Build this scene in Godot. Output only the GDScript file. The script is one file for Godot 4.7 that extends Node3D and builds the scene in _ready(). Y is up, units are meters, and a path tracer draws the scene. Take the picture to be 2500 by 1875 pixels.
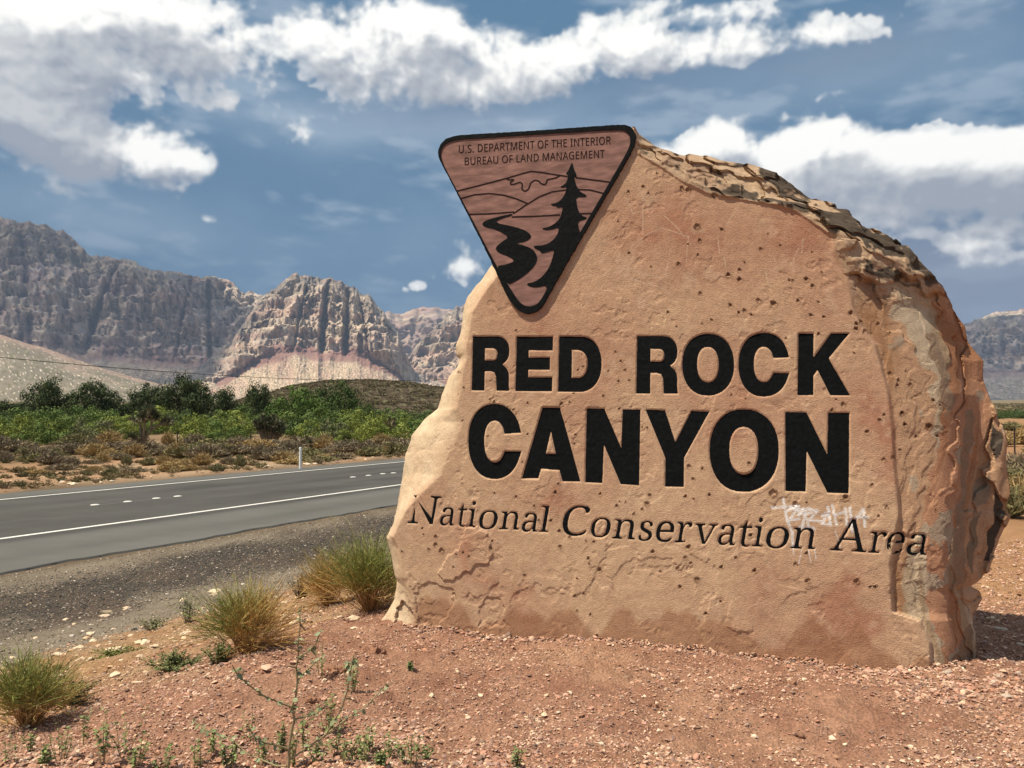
extends Node3D
# Roadside sandstone monument in the desert: camera and light first, then the land, the monument, the plants and the small things.
const F := 1966.0                       # focal length in pixels of the 2500 x 1875 photograph
const CAM := Vector3(0, 1.5, 0)
const PITCH := 1.82
const ROAD_DIR := Vector3(0.483, 0, -0.8755)
const ROAD_LEFT := Vector3(-0.8755, 0, -0.483)
var rng := RandomNumberGenerator.new()
var used := {}
var na := FastNoiseLite.new()
var nb := FastNoiseLite.new()
var nc := FastNoiseLite.new()
var nr := FastNoiseLite.new()
var ncell := FastNoiseLite.new()
var M := {}
var t_start := 0

func _ready():
	t_start = Time.get_ticks_msec()
	rng.seed = 77
	na.seed = 3; na.frequency = 1.0; na.fractal_type = FastNoiseLite.FRACTAL_NONE; na.noise_type = FastNoiseLite.TYPE_SIMPLEX_SMOOTH
	nb.seed = 9; nb.frequency = 1.0; nb.fractal_type = FastNoiseLite.FRACTAL_FBM; nb.fractal_octaves = 4
	nc.seed = 21; nc.frequency = 1.0; nc.noise_type = FastNoiseLite.TYPE_CELLULAR; nc.fractal_type = FastNoiseLite.FRACTAL_NONE
	ncell.seed = 40; ncell.frequency = 1.0; ncell.noise_type = FastNoiseLite.TYPE_CELLULAR; ncell.fractal_type = FastNoiseLite.FRACTAL_NONE; ncell.cellular_return_type = FastNoiseLite.RETURN_CELL_VALUE
	nr.seed = 5; nr.frequency = 1.0; nr.fractal_type = FastNoiseLite.FRACTAL_RIDGED; nr.fractal_octaves = 4
	camera_and_light()
	stage("sky")
	materials()
	ground_and_road()
	stage("ground")
	mountains()
	stage("mountains")
	monument()
	stage("monument")
	triangle_sign()
	stage("triangle")
	gravel_and_stones()
	stage("gravel")
	near_plants()
	stage("near plants")
	far_plants()
	stage("far plants")
	roadside_things()
	stage("done")

func stage(what):
	print("%s %d ms" % [what, Time.get_ticks_msec() - t_start])

# ---------------------------------------------------------------- camera, sky, sun
func camera_and_light():
	var cam := Camera3D.new()
	cam.name = "camera"
	cam.fov = rad_to_deg(2.0 * atan(937.5 / F))
	cam.near = 0.1
	cam.far = 60000.0
	cam.position = CAM
	cam.rotation.x = deg_to_rad(PITCH)
	add_child(cam)
	var sun := DirectionalLight3D.new()
	sun.name = "sun"
	sun.light_energy = 1.6
	sun.light_color = Color(1.0, 0.95, 0.86)
	sun.light_angular_distance = 0.6
	sun.shadow_enabled = true
	add_child(sun)
	sun.look_at_from_position(Vector3.ZERO, -Vector3(-0.44, 0.88, 0.15).normalized())
	var env := Environment.new()
	env.background_mode = Environment.BG_SKY
	var sky := Sky.new()
	var pan := PanoramaSkyMaterial.new()
	pan.panorama = ImageTexture.create_from_image(sky_image())
	sky.sky_material = pan
	env.sky = sky
	env.tonemap_mode = Environment.TONE_MAPPER_LINEAR
	env.tonemap_exposure = 1.38
	env.fog_enabled = true
	env.fog_density = 0.00005
	env.fog_light_color = Color(0.75, 0.85, 1.0)
	env.sdfgi_enabled = true
	env.ssao_enabled = true
	env.ssil_enabled = true
	var we := WorldEnvironment.new()
	we.name = "world_environment"
	we.environment = env
	add_child(we)

# Clouds are blobs of vapour, given by the directions (azimuth, height in degrees) that they stand in; noise breaks their edges.
var blobs: Array = []
var haze_blobs: Array = []

func sky_dir(x, y) -> Vector2:
	var r := ray(x, y).normalized()
	return Vector2(rad_to_deg(atan2(r.x, -r.z)), rad_to_deg(asin(r.y)))

func blob(list: Array, x, y, w, h, power = 1.0, tilt = 0.0):
	var c := sky_dir(x * 1.1302, y * 1.1302)
	var k := 1.1302 / F * 57.3
	list.append([c.x, c.y, w * k, h * k, power, cos(tilt), sin(tilt)])

# the blobs summed once on a grid of quarter degrees, looked up afterwards
const GW := 1440
const GH := 366
var field_c := PackedFloat32Array()
var field_h := PackedFloat32Array()
var field_d := PackedFloat32Array()
var dull_blobs: Array = []

func splat(list: Array, field: PackedFloat32Array) -> PackedFloat32Array:
	field.resize(GW * GH)
	for b in list:
		var rx: float = 2.6 * b[2]
		var ry: float = 2.6 * b[3]
		for j in range(maxi(0, int((b[1] - ry) * 4.0)), mini(GH, int((b[1] + ry) * 4.0) + 2)):
			var dy: float = (j * 0.25 - b[1]) / b[3]
			for i in range(int((b[0] - rx + 180.0) * 4.0), int((b[0] + rx + 180.0) * 4.0) + 2):
				var dx: float = (i * 0.25 - 180.0 - b[0]) / b[2]
				field[j * GW + posmod(i, GW)] += b[4] * exp(-(dx * dx + dy * dy))
	return field

func look(field: PackedFloat32Array, az: float, el: float) -> float:
	var x := fposmod(az + 180.0, 360.0) * 4.0
	var y := clampf(el * 4.0, 0.0, GH - 2.0)
	var i := mini(int(x), GW - 1)
	var j := int(y)
	var i2 := (i + 1) % GW
	var fx_ := x - i
	return lerpf(lerpf(field[j * GW + i], field[j * GW + i2], fx_), lerpf(field[j * GW + GW + i], field[j * GW + GW + i2], fx_), y - j)

var cn := FastNoiseLite.new()
var cf := FastNoiseLite.new()
func cloud_noise(az: float, el: float) -> float:
	var wx := cf.get_noise_2d(az * 0.23 + 50.0, el * 0.3) * 2.2
	var wy := cf.get_noise_2d(az * 0.23 - 90.0, el * 0.3 + 9.0) * 1.6
	return cn.get_noise_2d(az + wx, (el + wy) * 1.25)

func vapour(az: float, el: float) -> float:
	var n := cloud_noise(az, el)
	return look(field_c, az, el) * (0.92 + 0.35 * n) + n * 0.62 + cf.get_noise_2d(az * 1.9, el * 2.3) * 0.26 - 0.02

func sky_colors(az: float, el: float, fine: bool) -> Color:
	var t := clampf(el / 40.0, 0.0, 1.0)
	# blue of the air: deepest in the middle of the view, paler where thin vapour lies
	var c := Vector3(0.042, 0.125, 0.225).lerp(Vector3(0.075, 0.16, 0.265), t)
	var low := exp(-maxf(el, 0.0) / 5.0)
	c = c.lerp(Vector3(0.065, 0.135, 0.22), low * 0.7)
	var hz := look(field_h, az, el)
	hz = clampf(hz * (0.75 + 0.7 * cloud_noise(az * 0.5, el * 0.8)), 0.0, 1.0)
	c = c.lerp(Vector3(0.26, 0.34, 0.43), hz * 0.7)
	var dull := clampf(look(field_d, az, el) * (0.8 + 0.8 * cloud_noise(az * 0.4, el * 1.1)), 0.0, 1.0)
	c = c.lerp(Vector3(0.16, 0.19, 0.26), dull * 0.85)
	# a thin streaked veil high up
	var veil := cn.get_noise_2d(az * 0.55 + 200.0 + el * 0.4, el * 1.5) + 0.5 * cf.get_noise_2d(az * 0.5, el * 1.6)
	c = c.lerp(Vector3(0.36, 0.42, 0.49), smoothstep(-0.05, 0.55, veil) * smoothstep(3.0, 14.0, el) * 0.42)
	var d := look(field_c, az, el)
	if d > 0.02:
		var e := vapour(az, el)
		var wisp := smoothstep(-0.35, 0.2, cf.get_noise_2d(az * 0.35 + 20.0, el * 0.5))
		var a := smoothstep(0.34 - 0.06 * wisp, 0.48 + 0.36 * wisp, e)
		if a > 0.0:
			# lit from above left: compare with the vapour a little and a good way towards the sun
			var near := vapour(az - 0.3, el + 0.5)
			var far := vapour(az - 1.2, el + 2.1)
			var lit := clampf(0.60 + (e - near) * 0.75 + (e - far) * 0.42, 0.0, 1.0)
			var shade := Vector3(0.25, 0.28, 0.34).lerp(Vector3(0.86, 0.845, 0.80), lit)
			var base := smoothstep(0.45, 1.4, far) * smoothstep(0.45, 0.85, e)
			shade = shade.lerp(Vector3(0.27, 0.29, 0.33), base * 0.66)
			c = c.lerp(shade, a * (0.70 + 0.28 * smoothstep(0.5, 1.0, e)))
	return Color(c.x, c.y, c.z)

func sky_image() -> Image:
	cn.seed = 14; cn.frequency = 0.13; cn.fractal_type = FastNoiseLite.FRACTAL_FBM; cn.fractal_octaves = 5; cn.fractal_gain = 0.55
	cf.seed = 31; cf.frequency = 0.4; cf.fractal_type = FastNoiseLite.FRACTAL_FBM; cf.fractal_octaves = 4
	# left bank
	for b in [[60, 40, 200, 70, 1.0], [250, 30, 220, 60, 0.9], [400, 40, 100, 60, 0.7], [300, 160, 200, 55, 0.85], [450, 140, 90, 45, 0.7], [430, 215, 60, 22, 0.55],
			[60, 200, 150, 60, 1.15], [30, 255, 130, 40, 0.9], [170, 300, 130, 45, 1.05], [270, 340, 120, 38, 1.0], [390, 352, 75, 20, 0.8], [200, 380, 120, 22, 0.55], [490, 222, 26, 14, 0.8]]:
		blob(blobs, b[0], b[1], b[2], b[3], b[4])
	# middle bank
	for b in [[725, 45, 100, 60, 0.95], [840, 20, 80, 36, 0.8], [700, 130, 90, 45, 0.75], [960, 70, 90, 42, 1.05], [850, 110, 110, 50, 0.85], [1080, 100, 90, 40, 1.0], [950, 160, 200, 40, 0.85],
			[800, 205, 140, 30, 0.55], [1050, 195, 120, 28, 0.8], [1330, 110, 110, 48, 1.05], [1240, 150, 120, 45, 0.9], [1430, 105, 120, 36, 0.85], [1280, 55, 36, 26, 0.6], [1520, 125, 140, 30, 0.6], [1640, 110, 160, 34, 0.38], [1760, 80, 150, 30, 0.4], [1470, 12, 110, 26, 0.42], [1620, 8, 180, 22, 0.4], [1900, 20, 220, 30, 0.36]]:
		blob(blobs, b[0], b[1], b[2], b[3], b[4])
	# right bank
	for b in [[1545, 282, 48, 24, 0.85], [1560, 312, 80, 26, 0.75], [1690, 240, 90, 16, 0.5], [1780, 205, 60, 10, 0.35], [1500, 330, 80, 18, 0.7], [1720, 320, 100, 36, 1.05], [1800, 300, 80, 30, 1.0], [1850, 350, 200, 50, 1.15], [2000, 345, 120, 45, 1.0], [2130, 345, 110, 45, 1.2], [2230, 350, 90, 45, 1.1],
			[1750, 380, 220, 40, 0.9], [2050, 410, 220, 50, 1.1], [1950, 460, 260, 36, 0.8], [2120, 520, 240, 40, 0.75], [1700, 420, 120, 25, 0.6], [2150, 570, 200, 28, 0.5]]:
		blob(blobs, b[0], b[1], b[2], b[3], b[4])
	# small puffs
	for b in [[452, 471, 34, 13, 0.85], [775, 435, 30, 9, 0.45], [985, 540, 55, 38, 0.6], [1000, 575, 36, 22, 0.7], [900, 620, 24, 17, 0.85], [950, 600, 45, 16, 0.4], [655, 275, 22, 34, 0.4], [130, 408, 60, 14, 0.4]]:
		blob(blobs, b[0], b[1], b[2], b[3], b[4])
	for b in [[700, 260, 260, 70, 0.8], [1000, 290, 300, 50, 0.6], [150, 440, 260, 60, 0.6], [860, 480, 260, 110, 0.35], [1900, 150, 400, 90, 0.5], [2100, 600, 300, 60, 0.75], [1300, 260, 400, 60, 0.5], [560, 120, 200, 120, 0.3], [300, 520, 300, 60, 0.3]]:
		blob(haze_blobs, b[0], b[1], b[2], b[3], b[4])
	# the same kind of sky goes on all round
	var r2 := RandomNumberGenerator.new()
	r2.seed = 8
	for k in 150:
		var az := r2.randf_range(-180.0, 180.0)
		var el := 6.0 + 74.0 * pow(r2.randf(), 1.3)
		if absf(az) < 42.0 and el < 33.0:
			continue
		var wide := r2.randf_range(4.0, 9.0) / maxf(0.35, cos(deg_to_rad(el)))
		for q in 3:
			blobs.append([wrapf(az + r2.randf_range(-5, 5), -180, 180), clampf(el + r2.randf_range(-2, 3), 3, 88), wide * r2.randf_range(0.5, 1.0), r2.randf_range(1.6, 4.0), r2.randf_range(0.55, 1.0), 1.0, 0.0])
	field_c = splat(blobs, field_c)
	field_h = splat(haze_blobs, field_h)
	for b in [[2050, 560, 330, 90, 0.9], [2150, 640, 300, 60, 0.9], [1850, 520, 200, 40, 0.5], [1550, 180, 300, 50, 0.45], [2000, 90, 300, 60, 0.35], [250, 75, 90, 30, 0.9], [950, 250, 240, 40, 0.4]]:
		blob(dull_blobs, b[0], b[1], b[2], b[3], b[4])
	for k in 40:
		dull_blobs.append([r2.randf_range(42.0, 318.0) - 180.0 + 180.0, r2.randf_range(3.0, 40.0), r2.randf_range(6.0, 16.0), r2.randf_range(1.5, 4.0), r2.randf_range(0.3, 0.9), 1.0, 0.0])
	field_d = splat(dull_blobs, field_d)
	var W := 4096
	var H := 2048
	var coarse := Image.create(W / 8, H / 8, false, Image.FORMAT_RGBAF)
	for y in H / 8:
		var el := 90.0 - (y + 0.5) / (H / 8) * 180.0
		for x in W / 8:
			var az := wrapf((x + 0.5) / (W / 8) * 360.0, -180.0, 180.0)
			if el < -1.0:
				coarse.set_pixel(x, y, Color(0.24, 0.2, 0.16))
			else:
				coarse.set_pixel(x, y, sky_colors(az, maxf(el, 0.0), false))
	coarse.resize(W, H, Image.INTERPOLATE_CUBIC)
	# the part in view, computed pixel by pixel; the picture begins straight ahead (-z) and runs to the right
	var half := int(46.0 / 360.0 * W)
	for y in range(int((90.0 - 36.0) / 180.0 * H), H / 2):
		var el := 90.0 - (y + 0.5) / H * 180.0
		for x in range(-half, half):
			coarse.set_pixel(posmod(x, W), y, sky_colors((x + 0.5) / W * 360.0, el, true))
	return coarse

# ---------------------------------------------------------------- places
func ray(x, y) -> Vector3:
	return Basis(Vector3.RIGHT, deg_to_rad(PITCH)) * Vector3((x - 1250.0) / F, -(y - 937.5) / F, -1.0)

func at_depth(x, y, depth) -> Vector3:
	var r := ray(x, y)
	return CAM + r * (depth / -r.z)

func on_ground(x, y) -> Vector3:
	var r := ray(x, y)
	var t := 2.0
	while t < 4000.0:
		var p := CAM + r * t
		if p.y < land(p.x, p.z):
			break
		t *= 1.01
	var lo := t / 1.01
	for k in 14:
		var mid := (lo + t) * 0.5
		var p := CAM + r * mid
		if p.y < land(p.x, p.z):
			t = mid
		else:
			lo = mid
	return CAM + r * t

func road_d(x: float, z: float) -> float:
	return -0.8755 * x - 0.483 * z

# height of the land without its fine grain
func land(x: float, z: float) -> float:
	var d := road_d(x, z)
	var y := -0.95 * smoothstep(3.0, 9.3, d)
	if d > 25.6:
		y += na.get_noise_2d(x * 0.09, z * 0.09) * 0.22 * smoothstep(25.6, 33.0, d)
	var dist := sqrt(x * x + z * z)
	if d > 12.3 and d < 25.3:
		y = lerpf(y, -1.03, smoothstep(12.3, 12.7, d) * (1.0 - smoothstep(24.9, 25.3, d)))
	if dist < 30.0 and d < 9.0:
		y += na.get_noise_2d(x * 0.7, z * 0.7) * 0.045 * (1.0 - smoothstep(6.0, 9.0, d))
	y += maxf(0.0, dist - 300.0) * 0.011
	if x > 3.0 and d < 3.0:
		y -= 0.0
	return y

# the same with grain, as the ground sheet is built
func soil(x: float, z: float) -> float:
	var y := land(x, z)
	var dist := sqrt(x * x + z * z)
	if dist < 14.0:
		var d := road_d(x, z)
		var m := (1.0 - smoothstep(7.0, 9.0, d)) * (1.0 - smoothstep(9.0, 14.0, dist))
		if m > 0.0:
			y += m * (nb.get_noise_2d(x * 3.2, z * 3.2) * 0.028 + nb.get_noise_2d(x * 11.0 + 40.0, z * 11.0) * 0.018 + na.get_noise_2d(x * 21.0, z * 21.0) * 0.004)
	return y

# ---------------------------------------------------------------- nodes
func numbered(called: String) -> String:
	var n: int = used.get(called, 0)
	used[called] = n + 1
	return called if n == 0 else "%s_%03d" % [called, n]

func thing(called, label, category, at := Vector3.ZERO, turn := 0.0, group := "") -> Node3D:
	var o := Node3D.new()
	o.name = numbered(called)
	add_child(o)
	o.position = at
	o.rotation.y = turn
	tag(o, label, category, group)
	return o

func tag(o, label, category, group = ""):
	o.set_meta("label", label)
	o.set_meta("category", category)
	if group:
		o.set_meta("group", group)

func part(called, mesh, mat, parent, at := Vector3.ZERO) -> MeshInstance3D:
	var o := MeshInstance3D.new()
	o.mesh = mesh
	o.material_override = mat
	o.name = numbered(called) if parent == self else called
	parent.add_child(o, true)
	o.position = at
	return o

func structure(called, mesh, mat) -> MeshInstance3D:
	var o := part(called, mesh, mat, self)
	o.set_meta("kind", "structure")
	return o

const ORD := ["first", "second", "third", "fourth", "fifth", "sixth", "seventh", "eighth", "ninth", "tenth", "eleventh", "twelfth", "thirteenth", "fourteenth", "fifteenth", "sixteenth", "seventeenth", "eighteenth", "nineteenth"]
const TENS := ["", "", "twenty", "thirty", "forty", "fifty", "sixty", "seventy", "eighty", "ninety"]
func ordinal(n: int) -> String:
	if n <= 19:
		return ORD[n - 1]
	if n % 10 == 0:
		return TENS[n / 10].trim_suffix("y") + "ieth"
	return TENS[n / 10] + "-" + ORD[n % 10 - 1]

# ---------------------------------------------------------------- meshes
# a sheet of nu x nv points; wrap joins the last column to the first
func grid_mesh(P: PackedVector3Array, nu: int, nv: int, C := PackedColorArray(), wrap := false, flip := false) -> ArrayMesh:
	var N := PackedVector3Array()
	N.resize(P.size())
	for j in nv:
		var ju := mini(j + 1, nv - 1) * nu
		var jd := maxi(j - 1, 0) * nu
		for i in nu:
			var ir := i + 1
			var il := i - 1
			if wrap:
				ir = ir % nu
				il = (il + nu) % nu
			else:
				ir = mini(ir, nu - 1)
				il = maxi(il, 0)
			var k := j * nu
			var n := (P[k + ir] - P[k + il]).cross(P[ju + i] - P[jd + i])
			n = n.normalized()
			N[k + i] = -n if flip else n
	var I := PackedInt32Array()
	var cu := nu if wrap else nu - 1
	I.resize(cu * (nv - 1) * 6)
	var w := 0
	for j in nv - 1:
		for i in cu:
			var a := j * nu + i
			var b := j * nu + (i + 1) % nu
			var c := a + nu
			var d := b + nu
			if flip:
				I[w] = a; I[w + 1] = b; I[w + 2] = c; I[w + 3] = b; I[w + 4] = d; I[w + 5] = c
			else:
				I[w] = a; I[w + 1] = c; I[w + 2] = b; I[w + 3] = b; I[w + 4] = c; I[w + 5] = d
			w += 6
	return arrays_mesh(P, N, C, I)

func arrays_mesh(P, N, C, I) -> ArrayMesh:
	var a := []
	a.resize(Mesh.ARRAY_MAX)
	a[Mesh.ARRAY_VERTEX] = P
	a[Mesh.ARRAY_NORMAL] = N
	if C.size():
		a[Mesh.ARRAY_COLOR] = C
	a[Mesh.ARRAY_INDEX] = I
	var m := ArrayMesh.new()
	m.add_surface_from_arrays(Mesh.PRIMITIVE_TRIANGLES, a)
	return m

# a bag of triangles with flat or given normals
class Bag:
	var P := PackedVector3Array()
	var N := PackedVector3Array()
	var C := PackedColorArray()
	var I := PackedInt32Array()
	func tri(a: Vector3, b: Vector3, c: Vector3, col: Color):
		var n := (c - a).cross(b - a).normalized()
		var k := P.size()
		P.append(a); P.append(b); P.append(c)
		N.append(n); N.append(n); N.append(n)
		C.append(col); C.append(col); C.append(col)
		I.append(k); I.append(k + 1); I.append(k + 2)
	func quad(a: Vector3, b: Vector3, c: Vector3, d: Vector3, col: Color):
		var n := (c - a).cross(b - a).normalized()
		var k := P.size()
		P.append(a); P.append(b); P.append(c); P.append(d)
		for q in 4:
			N.append(n); C.append(col)
		I.append(k); I.append(k + 1); I.append(k + 2); I.append(k); I.append(k + 2); I.append(k + 3)
	# a tapered bent tube
	func tube(pts: Array, radii: Array, sides: int, cols: Array):
		var k0 := P.size()
		for q in pts.size():
			var t: Vector3 = (pts[mini(q + 1, pts.size() - 1)] - pts[maxi(q - 1, 0)]).normalized()
			var u := t.cross(Vector3(0.3, 0.2, 0.93)).normalized()
			var v := t.cross(u)
			for s in sides:
				var an := TAU * s / sides
				var n := u * cos(an) + v * sin(an)
				P.append(pts[q] + n * radii[q])
				N.append(n)
				C.append(cols[q] if cols.size() > 1 else cols[0])
		for q in pts.size() - 1:
			for s in sides:
				var a := k0 + q * sides + s
				var b := k0 + q * sides + (s + 1) % sides
				I.append(a); I.append(a + sides); I.append(b)
				I.append(b); I.append(a + sides); I.append(b + sides)
	func mesh() -> ArrayMesh:
		var a := []
		a.resize(Mesh.ARRAY_MAX)
		a[Mesh.ARRAY_VERTEX] = P
		a[Mesh.ARRAY_NORMAL] = N
		a[Mesh.ARRAY_COLOR] = C
		a[Mesh.ARRAY_INDEX] = I
		var m := ArrayMesh.new()
		m.add_surface_from_arrays(Mesh.PRIMITIVE_TRIANGLES, a)
		return m

# a stone: a ball pushed about by noise
func stone_mesh(seed_: int, seg: int, rings: int, flat: float, rough: float, chip := 0.0, col := Color.WHITE) -> ArrayMesh:
	var P := PackedVector3Array()
	var C := PackedColorArray()
	for j in rings + 1:
		var th := PI * j / rings
		for i in seg:
			var ph := TAU * i / seg
			var n := Vector3(sin(th) * cos(ph), -cos(th), sin(th) * sin(ph))
			var r := 1.0 + rough * na.get_noise_3d(n.x * 1.3 + seed_ * 7.1, n.y * 1.3, n.z * 1.3) + rough * 0.4 * na.get_noise_3d(n.x * 3.3 + seed_ * 3.3, n.y * 3.3 + 5.0, n.z * 3.3)
			if chip > 0.0:   # flat broken faces
				for q in 7:
					var a := float(q) * 2.4 + seed_ * 1.7
					var cd := Vector3(cos(a) * sin(a * 1.7), sin(a * 0.9 + 1.0), cos(a * 2.3)).normalized()
					var along := n.dot(cd)
					if along > 0.25:
						r = minf(r, (0.72 + 0.2 * sin(a * 3.1)) / along)
			P.append(Vector3(n.x * r, n.y * r * flat, n.z * r))
			var s := 1.0 + 0.18 * na.get_noise_3d(n.x * 4.0 + seed_, n.y * 4.0, n.z * 4.0)
			C.append(Color(col.r * s, col.g * s, col.b * s))
	if chip <= 0.0:
		return grid_mesh(P, seg, rings + 1, C, true, true)
	var bag := Bag.new()      # broken stone: every facet has its own plane
	for j in rings:
		for i in seg:
			var a := j * seg + i
			var b := j * seg + (i + 1) % seg
			if j > 0:
				bag.tri(P[a], P[b], P[a + seg], C[a])
			if j < rings - 1:
				bag.tri(P[b], P[b + seg], P[a + seg], C[b])
	return bag.mesh()

func line_at(pts: Array, y: float) -> float:
	# x of a polyline (sorted by falling or rising y) at height y
	for k in pts.size() - 1:
		var a: Vector2 = pts[k]
		var b: Vector2 = pts[k + 1]
		if (a.y - y) * (b.y - y) <= 0.0 and a.y != b.y:
			return a.x + (b.x - a.x) * (y - a.y) / (b.y - a.y)
	if absf(pts[0].y - y) < absf(pts[-1].y - y):
		return pts[0].x
	return pts[-1].x

func curve_at(pts: Array, x: float) -> float:
	for k in pts.size() - 1:
		if x >= pts[k][0] and x <= pts[k + 1][0]:
			var t: float = (x - pts[k][0]) / maxf(1e-6, pts[k + 1][0] - pts[k][0])
			return lerpf(pts[k][1], pts[k + 1][1], t)
	return pts[0][1] if x < pts[0][0] else pts[-1][1]

# ---------------------------------------------------------------- materials
func noise_tex(seed_: int, freq: float, size := 512, octaves := 5, lo := 0.7, hi := 1.0, kind := FastNoiseLite.TYPE_SIMPLEX_SMOOTH) -> NoiseTexture2D:
	var n := FastNoiseLite.new()
	n.seed = seed_
	n.noise_type = kind
	n.frequency = freq
	n.fractal_octaves = octaves
	var t := NoiseTexture2D.new()
	t.width = size
	t.height = size
	t.seamless = true
	t.noise = n
	if lo < 0.999:
		var g := Gradient.new()
		g.set_color(0, Color(lo, lo, lo))
		g.set_color(1, Color(hi, hi, hi))
		t.color_ramp = g
	return t

func flat_mat(called: String, c: Color, rough := 0.9, spec := 0.3) -> StandardMaterial3D:
	var m := StandardMaterial3D.new()
	m.resource_name = called
	m.albedo_color = c.linear_to_srgb()
	m.roughness = rough
	m.metallic_specular = spec
	M[called] = m
	return m

func tinted(called: String, rough := 0.95, spec := 0.25) -> StandardMaterial3D:
	var m := flat_mat(called, Color.WHITE, rough, spec)
	m.vertex_color_use_as_albedo = true
	return m

func grained(m: StandardMaterial3D, tex: Texture2D, bump: Texture2D, scale: float, depth: float, world := true):
	m.uv1_triplanar = true
	m.uv1_world_triplanar = world
	m.uv1_scale = Vector3(scale, scale, scale)
	if tex:
		m.albedo_texture = tex
	if bump:
		m.heightmap_enabled = true
		m.heightmap_texture = bump
		m.heightmap_scale = depth

func materials():
	var grit := noise_tex(4, 0.045, 512, 5, 0.62, 1.0)
	var grit_h := noise_tex(4, 0.045, 512, 5, 1.0, 1.0)
	var fine := noise_tex(11, 0.09, 512, 5, 0.78, 1.0)
	var fine_h := noise_tex(11, 0.09, 512, 5, 1.0, 1.0)
	grained(tinted("soil", 1.0, 0.1), grit, grit_h, 2.2, 1.0)
	grained(tinted("sandstone", 0.95, 0.2), fine, fine_h, 2.4, 0.28)
	grained(tinted("asphalt", 0.85, 0.3), noise_tex(17, 0.2, 512, 4, 0.75, 1.0), null, 1.3, 0.0)
	tinted("far_rock", 1.0, 0.1)
	tinted("stone", 0.95, 0.2)
	tinted("leaf", 0.8, 0.3)
	M.leaf.backlight_enabled = true
	M.leaf.backlight = Color(0.10, 0.14, 0.03)
	tinted("twig", 0.9, 0.2)
	flat_mat("letter_paint", Color(0.0085, 0.0105, 0.0125), 0.75, 0.2)
	grained(M.letter_paint, noise_tex(23, 0.05, 256, 4, 0.55, 1.0), noise_tex(23, 0.02, 256, 4, 1.0, 1.0), 2.5, 0.3)
	flat_mat("line_paint", Color(0.80, 0.79, 0.75), 0.7, 0.3)
	grained(M.line_paint, noise_tex(37, 0.06, 256, 4, 0.78, 1.0), null, 1.1, 0.0)
	flat_mat("marker_white", Color(0.52, 0.51, 0.48), 0.7, 0.3)
	flat_mat("worn_paint", Color(0.20, 0.197, 0.187), 0.8, 0.2)
	flat_mat("post_white", Color(0.8, 0.8, 0.78), 0.5, 0.4)
	flat_mat("post_steel", Color(0.05, 0.04, 0.035), 0.7, 0.4)
	flat_mat("cloud", Color(0.9, 0.9, 0.9, 0.55), 1.0, 0.0)
	M.cloud.transparency = BaseMaterial3D.TRANSPARENCY_ALPHA
	flat_mat("wire", Color(0.02, 0.02, 0.02), 0.6, 0.4)
	flat_mat("plaque", Color(0.36, 0.205, 0.175), 0.85, 0.2)
	grained(M.plaque, noise_tex(29, 0.012, 512, 5, 0.66, 1.0), noise_tex(29, 0.012, 512, 5, 1.0, 1.0), 1.6, 0.25)
	M.plaque.uv1_scale = Vector3(1.0, 3.0, 1.0)
	flat_mat("plaque_side", Color(0.05, 0.032, 0.026), 0.9, 0.2)
	flat_mat("engraved", Color(0.022, 0.012, 0.011), 0.9, 0.2)

# ---------------------------------------------------------------- ground and road
func spread(a: float, b: float, step: float, out_to: float, grow: float) -> PackedFloat32Array:
	var v: Array = []
	var x := a
	while x < b:
		v.append(x)
		x += step
	var s := step
	var hi: float = v[-1]
	while hi < out_to:
		s *= grow
		hi += s
		v.append(hi)
	s = step
	var lo := a
	while lo > -out_to:
		s *= grow
		lo -= s
		v.push_front(lo)
	return PackedFloat32Array(v)

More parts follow.
